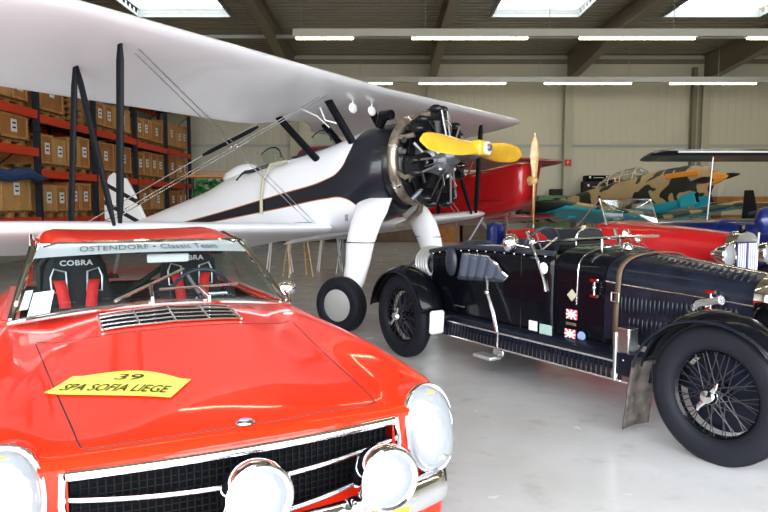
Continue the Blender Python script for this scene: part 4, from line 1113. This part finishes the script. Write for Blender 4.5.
# wire wheels
def wire_wheel(x, s, full):
    c = (x, s*TY_, RW); prof = []
    for k in range(26):
        t = 2*PI*k/26; cc, q = math.cos(t), math.sin(t); prof.append((.315+.073*math.copysign(abs(cc)**.8, cc), .068*math.copysign(abs(q)**.75, q)))
    w = MB().lathe(prof, c, (0, 1, 0), 56, True).build('wheel', 'rubber', bk, smooth=60)
    MB().lathe([(.262, -.05), (.272, -.05), (.262, -.03), (.240, -.015), (.240, .015), (.262, .03), (.272, .05), (.262, .05), (.252, .035), (.232, .015), (.232, -.015), (.252, -.035)], c, (0, 1, 0), 48, True).build('rim', 'black_paint', w)
    MB().lathe([(0, s*.085), (.03, s*.085), (.042, s*.07), (.052, s*.02), (.055, -s*.06), (0, -s*.06)], c, (0, 1, 0), 24).build('hub', 'black_paint', w)
    MB().lathe([(.0, -s*.06), (.222, -s*.06), (.228, -s*.09), (0, -s*.09)], c, (0, 1, 0), 32).build('brake_drum', 'black_worn', w)
    for tpos in (-.03, .03): MB().torus((x, c[1]+tpos, RW), (0, 1, 0), .3875, .0035, 56, 6).build('tread_groove', 'black_matte', w)
    N = 44 if full else 30
    for k in range(N):
        a = 2*PI*k/N; out = k % 2; lean = .42 if (k//2) % 2 else -.42
        h = (x+.043*math.cos(a+lean*2.2), c[1]+s*(.06 if out else -.01), RW+.043*math.sin(a+lean*2.2)); q = (x+.240*math.cos(a), c[1]+s*(.018 if out else .0), RW+.240*math.sin(a))
        MB().cyl(h, q, .003, n=5).build('spoke', 'spoke_dark', w)
    k_ = MB().lathe([(0, s*.12), (.035, s*.117), (.045, s*.10), (.052, s*.07), (.05, s*.06)], c, (0, 1, 0), 20)
    for sg in (-1, 1):
        k_.tube([(x+sg*.02, c[1]+s*.095, RW+sg*.03), (x+sg*.045, c[1]+s*.105, RW+sg*.062), (x+sg*.055, c[1]+s*.105, RW+sg*.088)], [.018, .014, .006], 8)
    k_.build('knock_off_nut', 'chrome', w)
for s in (-1, 1):
    for x in (0, -WBS): wire_wheel(x, s, s < 0)
# headlamps by the radiator
for s in (-1, 1):
    h = MB().lathe([(0, -.14), (.05, -.12), (.09, -.05), (.105, .02), (.110, .03), (.104, .04)], (.17, s*.27, .83), (1, 0, 0), 30).build('headlamp', 'black_paint', bk)
    MB().lathe([(0, .06), (.06, .05), (.103, .032)], (.17, s*.27, .83), (1, 0, 0), 30).build('lens', 'lens_glass', h)
MB().cyl((.13, -.55, .73), (.13, .55, .73), .014).build('lamp_bar', 'chrome', bk)
MB().tube([(-3.2, -.2, .25), (-2.4, -.35, .22), (-1.0, -.3, .25), (-.5, -.25, .4)], .03).build('exhaust_pipe', 'exhaust_bronze', bk)
# ------------------------------------------------------------------ red roadster behind the black one
mg = thing('red_roadster', 'small red vintage roadster with a chrome radiator behind the black tourer', 'car', (3.93, 7.3, 0), -1.02)
mg.scale = (1.08, 1.08, 1.08)
GS = [(0, .20, .20, .88, 1.02), (-.3, .24, .23, .91, 1.05), (-.7, .32, .30, .95, 1.08), (-1.15, .42, .40, .98, 1.10)]
def gi(x): return [cr([b[0] for b in GS], [b[i] for b in GS], x) for i in range(1, 5)]
MB().loft([bsec(x, *gi(x), .45) for x in np.linspace(-.03, -1.1, 12)]).build('bonnet', 'red_old', mg, smooth=50)
MB().loft([bsec(-1.1, .41, .39, .98, 1.10, .38), bsec(-1.35, .47, .45, 1.0, 1.13, .38), bsec(-1.5, .50, .48, 1.0, 1.12, .38)]).build('scuttle', 'red_old', mg, smooth=50)
xs_ = np.linspace(-1.5, -2.9, 14)
for s in (-1, 1):
    MB().grid([[(x, s*.50, .38+q*(cr([-2.9, -2.4, -1.9, -1.5], [.95, .98, .72, 1.02], x)-.38)) for x in xs_] for q in np.linspace(0, 1, 5)]).build('body_side', 'red_old', mg, solid=.02)
MB().box((-2.9, 0, .68), (.12, 1.0, .6)).build('tail_panel', 'red_old', mg, bevel=.03)
MB().box((-2.2, 0, .4), (1.4, .95, .03)).build('cockpit_floor', 'black_matte', mg, smooth=0)
MB().box((-2.45, 0, .78), (.14, .9, .42), rot=(0, -.2, 0)).build('seat_back', 'leather_black', mg, bevel=.04)
r_ = MB().loft([bsec(.06, .18, .185, .88, 1.0, .42), bsec(.07, .205, .21, .90, 1.04, .40), bsec(.03, .22, .225, .905, 1.05, .40), bsec(-.03, .22, .225, .905, 1.05, .40)]).build('radiator_shell', 'chrome', mg, smooth=40)
for k in range(9): MB().box((.078, -.15+k*.30/8, .68), (.012, .012, .50)).build('radiator_slat', 'white_gloss' if k != 4 else 'chrome', r_, smooth=0)
MB().box((.072, 0, .68), (.006, .34, .52)).build('radiator_core', 'blue_paint', r_, smooth=0)
MB().lathe([(0, .07), (.03, .06), (.03, .02), (.04, 0)], (.02, 0, 1.05), (0, 0, 1), 16).build('radiator_cap', 'black_paint', r_)
for s in (-1, 1):
    h = MB().lathe([(0, -.16), (.05, -.14), (.10, -.05), (.118, .02), (.122, .03), (.114, .04)], (.08, s*.36, .82), (1, 0, 0), 28).build('headlamp', 'chrome', mg)
    MB().lathe([(0, .06), (.07, .05), (.113, .03)], (.08, s*.36, .82), (1, 0, 0), 28).build('lens', 'lens_glass', h)
    rows = []
    for (x, z) in ((.42, .50), (.38, .62), (.25, .72), (.08, .76), (-.12, .755), (-.35, .70), (-.6, .58), (-.85, .45), (-1.1, .36), (-1.9, .33)):
        rows.append([(x, s*.60+q*.14, z-.05*abs(q)**2.5) for q in np.linspace(-1, 1, 9)])
    MB().grid(rows).build('front_wing', 'red_old', mg, solid=.01, smooth=60)
    rows = [[(-2.5+.44*math.cos(a), s*.60+q*.14, .36+(.44-.05*abs(q)**2.5)*math.sin(a)) for q in np.linspace(-1, 1, 9)] for a in np.linspace(.0, 3.0, 14)]
    MB().grid(rows).build('rear_wing', 'red_old', mg, solid=.01, smooth=60)
    for x in (.05, -2.5):
        w = MB().lathe([(.25, -.05), (.31, -.06), (.345, -.03), (.345, .03), (.31, .06), (.25, .05)], (x, s*.60, .345), (0, 1, 0), 36, True).build('wheel', 'rubber', mg)
        MB().lathe([(0, .03*s), (.05, .04*s), (.06, 0), (.24, 0), (.25, .03), (.25, -.03), (.23, -.01), (0, -.01)], (x, s*.60, .345), (0, 1, 0), 30).build('wheel_disc', 'alu', w)
for (x, y, z, r) in ((-1.00, -.50, .99, .055), (-.80, -.55, .93, .04)):
    MB().lathe([(0, -.05), (r*.7, -.04), (r, .01), (0, .03)], (x, y, z), (1, -.3, 0), 20).build('side_lamp', 'chrome', mg)
    MB().cyl((x, y, z), (x, -.40, z-.08), .008).build('lamp_stalk', 'chrome', mg)
f = MB().tube([(-1.30, -.46, 1.08), (-1.42, -.46, 1.38), (-1.42, .46, 1.38), (-1.30, .46, 1.08)], .012, 6).build('windscreen_frame', 'chrome', mg)
MB().cyl((-1.75, -.46, 1.05), (-1.42, -.46, 1.38), .009).build('windscreen_stay', 'chrome', f)
MB().grid([[(-1.30, -.46, 1.10), (-1.30, .46, 1.10)], [(-1.42, -.46, 1.38), (-1.42, .46, 1.38)]]).build('windscreen_glass', 'glass', f, solid=.004)
MB().torus((-1.75, .2, 1.0), (-.93, 0, .36), .18, .012, 30, 8).build('steering_wheel', 'black_matte', mg)

# blue vintage car at the right edge
bl = thing('blue_vintage_car', 'dark blue vintage car partly cut off by the right edge of the view', 'car', (6.55, 10.6, 0), -1.05)
MB().loft([bsec(x, .22+.16*-x, .22+.15*-x, .92, 1.12, .45) for x in np.linspace(-.03, -1.1, 10)]).build('bonnet', 'blue_paint', bl, smooth=50)
MB().loft([bsec(-1.1, .42, .40, .98, 1.15, .38), bsec(-2.6, .5, .48, .98, 1.05, .38)]).build('body', 'blue_paint', bl, smooth=50)
MB().loft([bsec(.06, .20, .20, .9, 1.10, .42), bsec(.03, .25, .25, .92, 1.15, .40), bsec(-.03, .25, .25, .92, 1.15, .40)]).build('radiator_shell', 'chrome', bl, smooth=40)
for s in (-1, 1):
    h = MB().lathe([(0, -.16), (.05, -.14), (.10, -.05), (.118, .02), (.12, .03), (.112, .04)], (.12, s*.36, .86), (1, 0, 0), 28).build('headlamp', 'chrome', bl)
    MB().lathe([(0, .06), (.07, .05), (.111, .03)], (.12, s*.36, .86), (1, 0, 0), 28).build('lens', 'lens_glass', h)
    rows = [[(0+.43*math.cos(a), s*.62+q*.14, .36+(.43-.05*abs(q)**2.5)*math.sin(a)) for q in np.linspace(-1, 1, 9)] for a in np.linspace(.3, 2.9, 14)]
    MB().grid(rows).build('mudguard', 'blue_paint', bl, solid=.01, smooth=60)
    for x in (0, -2.4):
        w = MB().lathe([(.25, -.05), (.31, -.06), (.345, -.03), (.345, .03), (.31, .06), (.25, .05)], (x, s*.62, .345), (0, 1, 0), 36, True).build('wheel', 'rubber', bl)
        MB().lathe([(0, .03*s), (.05, .04*s), (.06, 0), (.25, 0), (.25, -.02), (0, -.02)], (x, s*.62, .345), (0, 1, 0), 30).build('wheel_disc', 'blue_paint', w)
t2 = thing('engine_nose_cover', 'round blue cover with a white emblem on a stand at the right edge', 'cover', (5.15, 8.95, 0), -.9)
MB().ell((0, 0, 1.20), (.12, .19, .19), 24, 14).build('cover_shell', 'blue_paint', t2)
MB().lathe([(0, .13), (.05, .128), (.07, .115)], (0, -.03, 1.22), (1, 0, 0), 20).build('emblem', 'white_gloss', t2)
for y in (-.2, .2): MB().cyl((0, y, 1.05), (-.0, y*1.6, 0), .02).build('stand_leg', 'steel_grey', t2)

# ------------------------------------------------------------------ red biplane
rb = thing('red_biplane', 'red biplane with an upright varnished wooden propeller behind the white one', 'airplane', (1.42, 15.1, 0), math.atan2(-.8, .6))
def lofty(name, mat, par, st_, n=24, e=2.4, caps=True):
    return MB().loft([sect(x, zt, zb, w, n, e) for x, zt, zb, w in st_]).build(name, mat, par, smooth=50)
rc = lofty('engine_cowl', 'red_old', rb, [(2.43, 2.16, 1.62, .20), (2.40, 2.22, 1.50, .26), (2.25, 2.25, 1.36, .30), (1.6, 2.16, 1.18, .34), (.9, 2.06, 1.05, .38)], e=4.5)
lofty('fuselage', 'red_old', rb, [(.9, 2.06, 1.05, .38), (0, 2.0, .98, .42), (-1.5, 1.85, .90, .38), (-3.2, 1.50, .85, .24), (-5.2, 1.1, .8, .06)])
for s in (-1, 1):
    MB().tube([(2.0, s*.34, 1.5), (1.6, s*.375, 1.5), (1.0, s*.40, 1.48)], .012, 6).build('cowl_seam', 'dark_red', rc)
    MB().tube([(2.3, s*.27, 2.02), (1.6, s*.31, 2.10), (.9, s*.33, 2.08)], .010, 6).build('cowl_seam', 'dark_red', rc)
wing('upper_wing', 'dark_red', rb, .55, 2.48, 0, 3.75, 1.3, .17, dih=.0, tip=.7, both=True)
wing('lower_wing', 'dark_red', rb, .25, 1.08, .35, 3.9, 1.3, .17, dih=.01, tip=.7); wing('lower_wing', 'dark_red', rb, .25, 1.08, -.35, -3.9, 1.3, .17, dih=.01, tip=.7)
for s in (-1, 1):
    for x in (.35, -.35):
        MB().cyl((x, s*2.8, 2.45), (x-.3, s*2.8, 1.1), .03).build('interplane_strut', 'dark_red', rb)
        MB().cyl((x, s*.5, 2.45), (x-.05, s*.36, 2.05), .025).build('cabane_strut', 'dark_red', rb)
    for (a, b_) in (((1.5, s*.35, 1.15), (1.25, s*.75, .35)), ((.7, s*.35, 1.05), (1.25, s*.75, .35)), ((1.1, 0, 1.08), (1.25, s*.75, .35))):
        MB().cyl(a, b_, .022).build('gear_strut', 'steel_grey', rb)
    w = MB().lathe([(.16, -.06), (.26, -.06), (.29, 0), (.26, .06), (.16, .06)], (1.25, s*.82, .29), (0, 1, 0), 30, True).build('wheel', 'rubber', rb)
    MB().lathe([(0, .05), (.17, .03), (.17, -.03), (0, -.05)], (1.25, s*.82, .29), (0, 1, 0), 24).build('wheel_disc', 'red_old', w)
m = MB(); m.prism([(-4.7, 1.1), (-5.0, 1.7), (-5.4, 1.85), (-5.7, 1.5), (-5.6, .85)], lambda u, v, d: (u, d, v), -.02, .02); m.build('tail_fin', 'red_old', rb, smooth=0)
MB().cyl((-5.2, 0, .85), (-5.4, 0, .0), .03).build('tail_skid', 'steel_grey', rb)
hub = MB().lathe([(0, .10), (.05, .08), (.09, .02), (.10, -.08), (0, -.08)], (2.52, 0, 1.88), (1, 0, .06), 20).build('spinner', 'wood_prop', rb)
for s in (-1, 1):
    rings = []
    for q in range(15):
        u = q/14; r = .04+.86*u; w = cr([0, .15, .5, .8, 1], [.05, .06, .085, .065, .01], u); tw = 1.0-.7*u; th = .028*(1-u)+.008
        rings.append([(2.54+w*math.cos(t_)*math.cos(tw)*s*.6+th*math.sin(t_)*.8, w*math.cos(t_)*math.sin(tw*.0+1.2)*1, 1.88+s*r) for t_ in [2*PI*k/14 for k in range(14)]])
    MB().loft(rings).build('propeller_blade', 'wood_prop', rb, smooth=50)
    MB().ell((2.54, 0, 1.88+s*.89), (.015, .02, .04)).build('blade_tip', 'white_gloss', rb)

# ------------------------------------------------------------------ camouflaged low wing plane
cp = thing('camouflaged_plane', 'low wing plane in tan and dark green camouflage with a teal belly', 'airplane', (7.75, 19.0, 0), math.atan2(-.86, .51))
lofty('fuselage', 'camo', cp, [(1.70, 2.28, 1.86, .18), (1.55, 2.42, 1.60, .32), (1.0, 2.46, 1.36, .42), (.2, 2.37, 1.12, .46), (-.8, 2.18, .98, .48), (-1.8, 1.97, .90, .44), (-3.0, 1.72, .82, .32), (-4.4, 1.42, .76, .18), (-5.6, 1.18, .73, .07)], e=2.2)
MB().lathe([(0, .50), (.06, .42), (.14, .22), (.18, 0), (0, 0)], (1.68, 0, 2.07), (1, 0, .15), 24).build('spinner', 'orange', cp)
for k in range(2):
    a = .12+PI*k
    rings = []
    for q in range(9):
        u = q/8; r = .1+.95*u; w = cr([0, .4, 1], [.05, .10, .03], u)
        d = V((0, math.cos(a), math.sin(a))); e = V((.5, -math.sin(a)*.85, math.cos(a)*.85))
        rings.append([V((1.82, 0, 2.09))+d*r+e*w*math.cos(t_)+V((.015*math.sin(t_), 0, 0)) for t_ in [2*PI*i/10 for i in range(10)]])
    MB().loft(rings).build('propeller_blade', 'engine_black', cp)
for s in (-1, 1):
    m = MB(); m.box((1.1, s*.40, 2.20), (1.0, .06, .14), rot=(0, -.08, 0)); m.build('exhaust_shield', 'orange', cp, bevel=.02)
    m = MB(); m.box((1.25, s*.30, 1.52), (.5, .12, .34), rot=(0, -.3, 0)); o = m.build('radiator_scoop', 'teal', cp, bevel=.03)
    MB().box((1.50, s*.30, 1.58), (.02, .10, .24), rot=(0, -.3, 0)).build('scoop_grille', 'grille_black', o, smooth=0)
    wing('wing', 'camo_wing', cp, .45, 1.05, .0, s*4.4, 1.7, .20, dih=.10, tip=.6, th=.13)
    m = MB()
    # teal under-surface skin
    rows = []
    for yy in np.linspace(.4, 3.95, 12):
        rows.append([(.42-u*1.55, s*yy, 1.05+.10*yy-.02-.20*u*1.55-.075*math.sin(min(1, u*1.0+.12)*PI)**.6) for u in np.linspace(0.01, 1, 8)])
    m.grid(rows); m.build('wing_underside', 'teal', cp, solid=.01)
    MB().cyl((-.1, s*1.0, 1.1), (.0, s*1.1, .3), .05).build('gear_leg', 'teal', cp)
    MB().lathe([(.0, -.08), (.25, -.08), (.30, 0), (.25, .08), (0, .08)], (.0, s*1.18, .30), (0, 1, 0), 28).build('wheel', 'rubber', cp)
    MB().box((-.6, s*2.9, 1.10), (.5, .30, .14)).build('underwing_fairing', 'teal', cp, bevel=.04)
# canopy
def can(x): return cr([-2.2, -1.6, -1.0, -.5, -.25], [.0, .30, .36, .30, 0], x)
rows = []
for x in np.linspace(-2.2, -.25, 14):
    h = can(x); z0 = cr([-2.2, -.25], [1.87, 2.23], x); rows.append([(x, .34*math.cos(a)*(.3+.7*min(1, h/.3)), z0-.06+(h+.06)*math.sin(a)) for a in np.linspace(0, PI, 13)])
cn = MB().grid(rows).build('canopy', 'glass', cp, solid=.005)
for k in (2, 5, 8, 11): MB().tube(rows[k], .018, 6).build('canopy_frame', 'skin_cover', cn)
for j in (2, 6, 10): MB().tube([r[j] for r in rows], .014, 6).build('canopy_rail', 'skin_cover', cn)
MB().ell((-1.1, 0, 2.22), (.12, .13, .15)).build('headrest', 'skin_cover', cp)
MB().prism([(-4.9, 1.3), (-5.3, 1.95), (-5.7, 2.0), (-5.95, 1.3), (-5.7, .8)], lambda u, v, d: (u, d, v), -.03, .03).build('tail_fin', 'camo', cp, smooth=0)
wing('tailplane', 'camo_wing', cp, -4.9, 1.35, 0, 1.4, .7, .2, dih=0, tip=.4, th=.07, both=True)
MB().cyl((-5.3, 0, .85), (-5.4, 0, .1), .03).build('tail_wheel_leg', 'steel_grey', cp)
MB().lathe([(.0, -.04), (.09, -.04), (.11, 0), (.09, .04), (0, .04)], (-5.42, 0, .11), (0, 1, 0), 16).build('tail_wheel', 'rubber', cp)

# ------------------------------------------------------------------ dark biplane at the right
db = thing('dark_biplane', 'black biplane at right with pale edged wings, mostly out of view', 'airplane', (10.25, 13.6, 0), -PI/2)
def flatwing(z, y1, name, mat, th=.10):
    return wing(name, mat, db, .8, z, 0, y1, 1.4, .10, dih=0.0, tip=.5, th=th)
# local +x points to the camera (-Y world), local +y to world +X
wing('upper_wing', 'black_worn', db, .75, 2.40, 0, -4.95, 1.5, .05, dih=.0, tip=.35, th=.11)
wing('upper_wing', 'black_worn', db, .75, 2.40, 0, 4.95, 1.5, .05, dih=.0, tip=.35, th=.11)
MB().tube([(.765, y, 2.42) for y in (-4.6, 4.6)], .018, 6).build('leading_edge_strip', 'white_gloss', db)
for s in (-1, 1):
    wing('lower_wing', 'black_worn', db, .45, 1.03, 0, s*5.05, 1.4, .03, dih=.0, tip=.3, th=.09)
    for x in (.4, ): MB().cyl((x, s*3.75, 2.36), (x-.15, s*3.75, 1.05), .016).build('interplane_strut', 'alu', db)
    MB().cyl((.3, s*.5, 2.4), (.3, s*.35, 1.9), .02).build('cabane_strut', 'alu', db)
    MB().cyl((.9, s*.3, 1.2), (.9, s*.8, .3), .03).build('gear_strut', 'steel_grey', db)
    MB().lathe([(.0, -.06), (.25, -.06), (.29, 0), (.25, .06), (0, .06)], (.9, s*.85, .29), (0, 1, 0), 28).build('wheel', 'rubber', db)
MB().tube([(.47, y, 1.05) for y in (-4.85, 4.85)], .012, 6).build('leading_edge_strip', 'white_gloss', db)
lofty('fuselage', 'black_worn', db, [(1.9, 1.95, 1.25, .3), (1.5, 2.05, 1.1, .4), (0, 1.95, 1.0, .42), (-2, 1.7, .9, .32), (-5, 1.2, .8, .06)])
MB().prism([(-4.6, 1.1), (-4.9, 1.8), (-5.3, 1.8), (-5.4, .9)], lambda u, v, d: (u, d, v), -.02, .02).build('tail_fin', 'black_worn', db, smooth=0)
MB().cyl((-4.9, 0, .8), (-5.0, 0, 0), .03).build('tail_skid', 'steel_grey', db)

# ------------------------------------------------------------------ things along the back wall
t = thing('tool_trolley', 'red steel trolley with a tall tubular handle by the back wall', 'trolley', (7.9, 24.6, 0), 0)
MB().box((.6, 0, 1.0), (1.5, .6, .08)).build('top_tray', 'rack_red', t, smooth=0); MB().box((.6, 0, .45), (1.5, .6, .06)).build('lower_tray', 'rack_red', t, smooth=0)
MB().tube([(-.45, 0, .2), (-.45, 0, 1.55), (-.35, 0, 1.68), (1.2, 0, 1.68), (1.3, 0, 1.5), (1.3, 0, .2)], .045).build('frame', 'rack_red', t)
for x in (-.1, 1.3):
    for y in (-.25, .25):
        MB().cyl((x, y, .14), (x, y, 1.0), .02).build('post', 'rack_red', t)
        MB().lathe([(0, -.025), (.07, -.025), (.07, .025), (0, .025)], (x, y, .07), (1, 0, 0), 16).build('castor', 'rubber', t)
wb = thing('workbench', 'long dark workbench along the back wall carrying tool boxes', 'workbench', (9.4, 25.2, 0), 0)
MB().box((0, 0, 1.72), (4.2, .7, .06)).build('worktop', 'leather_brown', wb, smooth=0)
MB().box((0, .25, .9), (4.1, .05, 1.5)).build('back_panel', 'beige', wb, smooth=0)
for x in (-2.0, 0, 2.0):
    for y in (-.3, .3): MB().box((x, y, .85), (.07, .07, 1.7)).build('leg', 'steel_grey', wb, smooth=0)
def toolbox(x, z, w, h, mat, lab, cat='toolbox'):
    t = thing('toolbox', lab, cat, (x, 25.1, z), 0, 'tool boxes by the back wall')
    MB().box((0, 0, h/2), (w, .45, h)).build('case', mat, t, bevel=.02)
    MB().tube([(-w*.2, -.24, h*.55), (-w*.2, -.29, h*.6), (w*.2, -.29, h*.6), (w*.2, -.24, h*.55)], .012).build('handle', 'alu', t)
    for q in (-.35, .35): MB().box((q*w, -.232, h*.7), (.06, .02, .08)).build('clasp', 'alu', t, smooth=0)
toolbox(8.0, 1.75, 1.05, .50, 'black_matte', 'wide black tool box on the bench beside the red case')
toolbox(8.0, 2.25, .9, .22, 'grille_black', 'flat black case lying on top of the wide black tool box')
toolbox(8.95, 1.75, .75, .58, 'rack_red', 'red tool case on the bench between the black boxes')
toolbox(9.75, 1.75, .7, .45, 'label_red', 'second red case, right of the first red one on the bench')
toolbox(10.6, 1.75, .8, .35, 'black_matte', 'low black case nearest the camouflaged canopy on the bench')
gm = thing('green_machine', 'green machine with a round black opening beside the wooden propeller', 'machine', (6.3, 25.1, 0), 0)
MB().box((0, 0, 1.0), (1.1, .7, 1.45)).build('housing', 'machine_green', gm, bevel=.05)
MB().lathe([(.30, -.02), (.33, .03), (.27, .05), (0, .02)], (.12, -.36, 1.3), (0, -1, 0), 28).build('round_opening', 'grille_black', gm)
MB().box((.18, -.0, 1.84), (.42, .4, .25)).build('control_box', 'black_matte', gm, smooth=0)
for x in (-.4, .4): MB().box((x, 0, .14), (.12, .6, .28)).build('foot', 'steel_grey', gm, smooth=0)
sc = thing('stack_of_wooden_boards', 'brown clutter of boards and engine frames stacked far right by the back wall', 'boards', (13.9, 24.6, 0), .05)
for k in range(7): MB().box((-.1*k, .05*k, .14+.24*k), (2.8-.12*k, .8, .20), rot=(0, 0, .05*((k % 3)-1))).build('board', ['wood_crate', 'beige', 'leather_brown'][k % 3], sc, smooth=0)
ef = thing('engine_stand', 'dark tubular engine frame at the far right behind the wings', 'frame', (12.2, 18.6, 0), .3)
for z in (.3, 1.0, 1.7): MB().tube([(-.6, -.5, z), (.6, -.5, z), (.6, .5, z), (-.6, .5, z)], .03, 6, True).build('hoop', 'engine_black', ef)
for (x, y) in ((-.6, -.5), (.6, -.5), (.6, .5), (-.6, .5)): MB().cyl((x, y, 0), (x, y, 1.9), .03).build('post', 'engine_black', ef)
MB().ell((0, 0, 1.1), (.42, .38, .5), 10, 8).build('engine_block', 'leather_brown', ef, smooth=0)
# low row of brown storage chests in front of the back wall
random.seed(5)
for k, (x, w_, h_, mt, lab) in enumerate(((-4.6, 1.6, 1.2, 'chest_dark', 'leftmost dark chest along the rear wall, behind the wooden stool'), (-2.9, 1.5, 1.3, 'leather_brown', 'dark brown chest beside the leftmost dark chest at the rear wall'), (-1.2, 1.6, 1.2, 'chest_dark', 'long black chest by the rear wall, left of the near landing wheel'), (.5, 1.5, 1.35, 'leather_brown', 'dark brown chest seen between the two white landing gear legs'), (2.1, 1.4, 1.1, 'wood_crate', 'orange brown wooden chest right of the far landing gear leg'), (3.7, 1.6, 1.15, 'leather_brown', 'brown chest below the red biplane nose at the rear wall'))):
    t = thing('storage_chest', lab, 'chest', (x, 24.9, 0), 0, 'storage chests along the rear wall')
    MB().box((0, 0, h_/2-.02), (w_, .9, h_-.04)).build('chest_body', mt, t, bevel=.02)
    MB().box((0, 0, h_-.01), (w_+.06, .96, .07)).build('lid', mt, t, bevel=.02)
    for sx in (-1, 1): MB().box((sx*w_*.4, -.46, h_*.8), (.06, .03, .14)).build('latch', 'alu', t, smooth=0)
# blue jacket on a stand between the planes
t = thing('folded_jacket', 'bright blue jacket draped over a small stool behind the black tourer', 'jacket', (1.72, 10.2, 0), 0)
t.scale = (.75, .75, .97)
m = MB(); random.seed(3)
rows = []
for q in np.linspace(0, 1, 8):
    rows.append([((.20-.03*q+.02*math.sin(5*a+q*6))*math.cos(a), (.16+.02*math.sin(7*a))*math.sin(a), .62+.50*q+.03*math.sin(3*a)) for a in np.linspace(0, 2*PI, 25)])
m.grid(rows); m.ell((0, 0, 1.12), (.16, .13, .06)); m.build('cloth', 'blue_paint', t, smooth=50)
for a in range(4): MB().cyl((.12*math.cos(a*PI/2), .12*math.sin(a*PI/2), .7), (.2*math.cos(a*PI/2), .2*math.sin(a*PI/2), 0), .015).build('stool_leg', 'steel_grey', t)

# ------------------------------------------------------------------ camera, light, world
cam = bpy.data.cameras.new('camera'); co = bpy.data.objects.new('camera', cam); C.objects.link(co)
co.location = (0, 0, 1.442); co.rotation_euler = (PI/2-math.atan((256-203)/662.6), 0, 0)
cam.sensor_width = 36; cam.lens = 662.6/768*36; cam.clip_start = .05
bpy.context.scene.camera = co
w = bpy.data.worlds.new('sky'); bpy.context.scene.world = w; w.use_nodes = True
nt = w.node_tree; bg = nt.nodes['Background']
tc = nt.nodes.new('ShaderNodeTexCoord'); sp = nt.nodes.new('ShaderNodeSeparateXYZ'); nt.links.new(tc.outputs['Generated'], sp.inputs[0])
n = nt.nodes.new('ShaderNodeTexNoise'); n.inputs['Scale'].default_value = 2.5; n.inputs['Detail'].default_value = 4; nt.links.new(tc.outputs['Generated'], n.inputs['Vector'])
skyc = mixc(nt, n.outputs['Fac'], (.80, .90, 1.05), (1.05, 1.05, 1.05))
f = math_node(nt, 'GREATER_THAN', sp.outputs[2], .03)
c = mixc(nt, f, (.55, .54, .50), skyc)
nt.links.new(c, bg.inputs[0]); bg.inputs[1].default_value = SKYS
# portal that only tells the renderer where the open hangar door is
pl_ = bpy.data.lights.new('door_portal', 'AREA'); pl_.shape = 'RECTANGLE'; pl_.size = XR-XL-4.2; pl_.size_y = 5.4; pl_.cycles.is_portal = True
po = bpy.data.objects.new('door_portal', pl_); C.objects.link(po); po.location = ((XL+XR)/2, YF, 2.7); po.rotation_euler = (PI/2, 0, 0)
sc_ = bpy.context.scene
sc_.view_settings.view_transform = 'Standard'; sc_.view_settings.look = 'None'; sc_.view_settings.gamma = 1; sc_.view_settings.exposure = EXPO
sc_.view_settings.use_curve_mapping = False
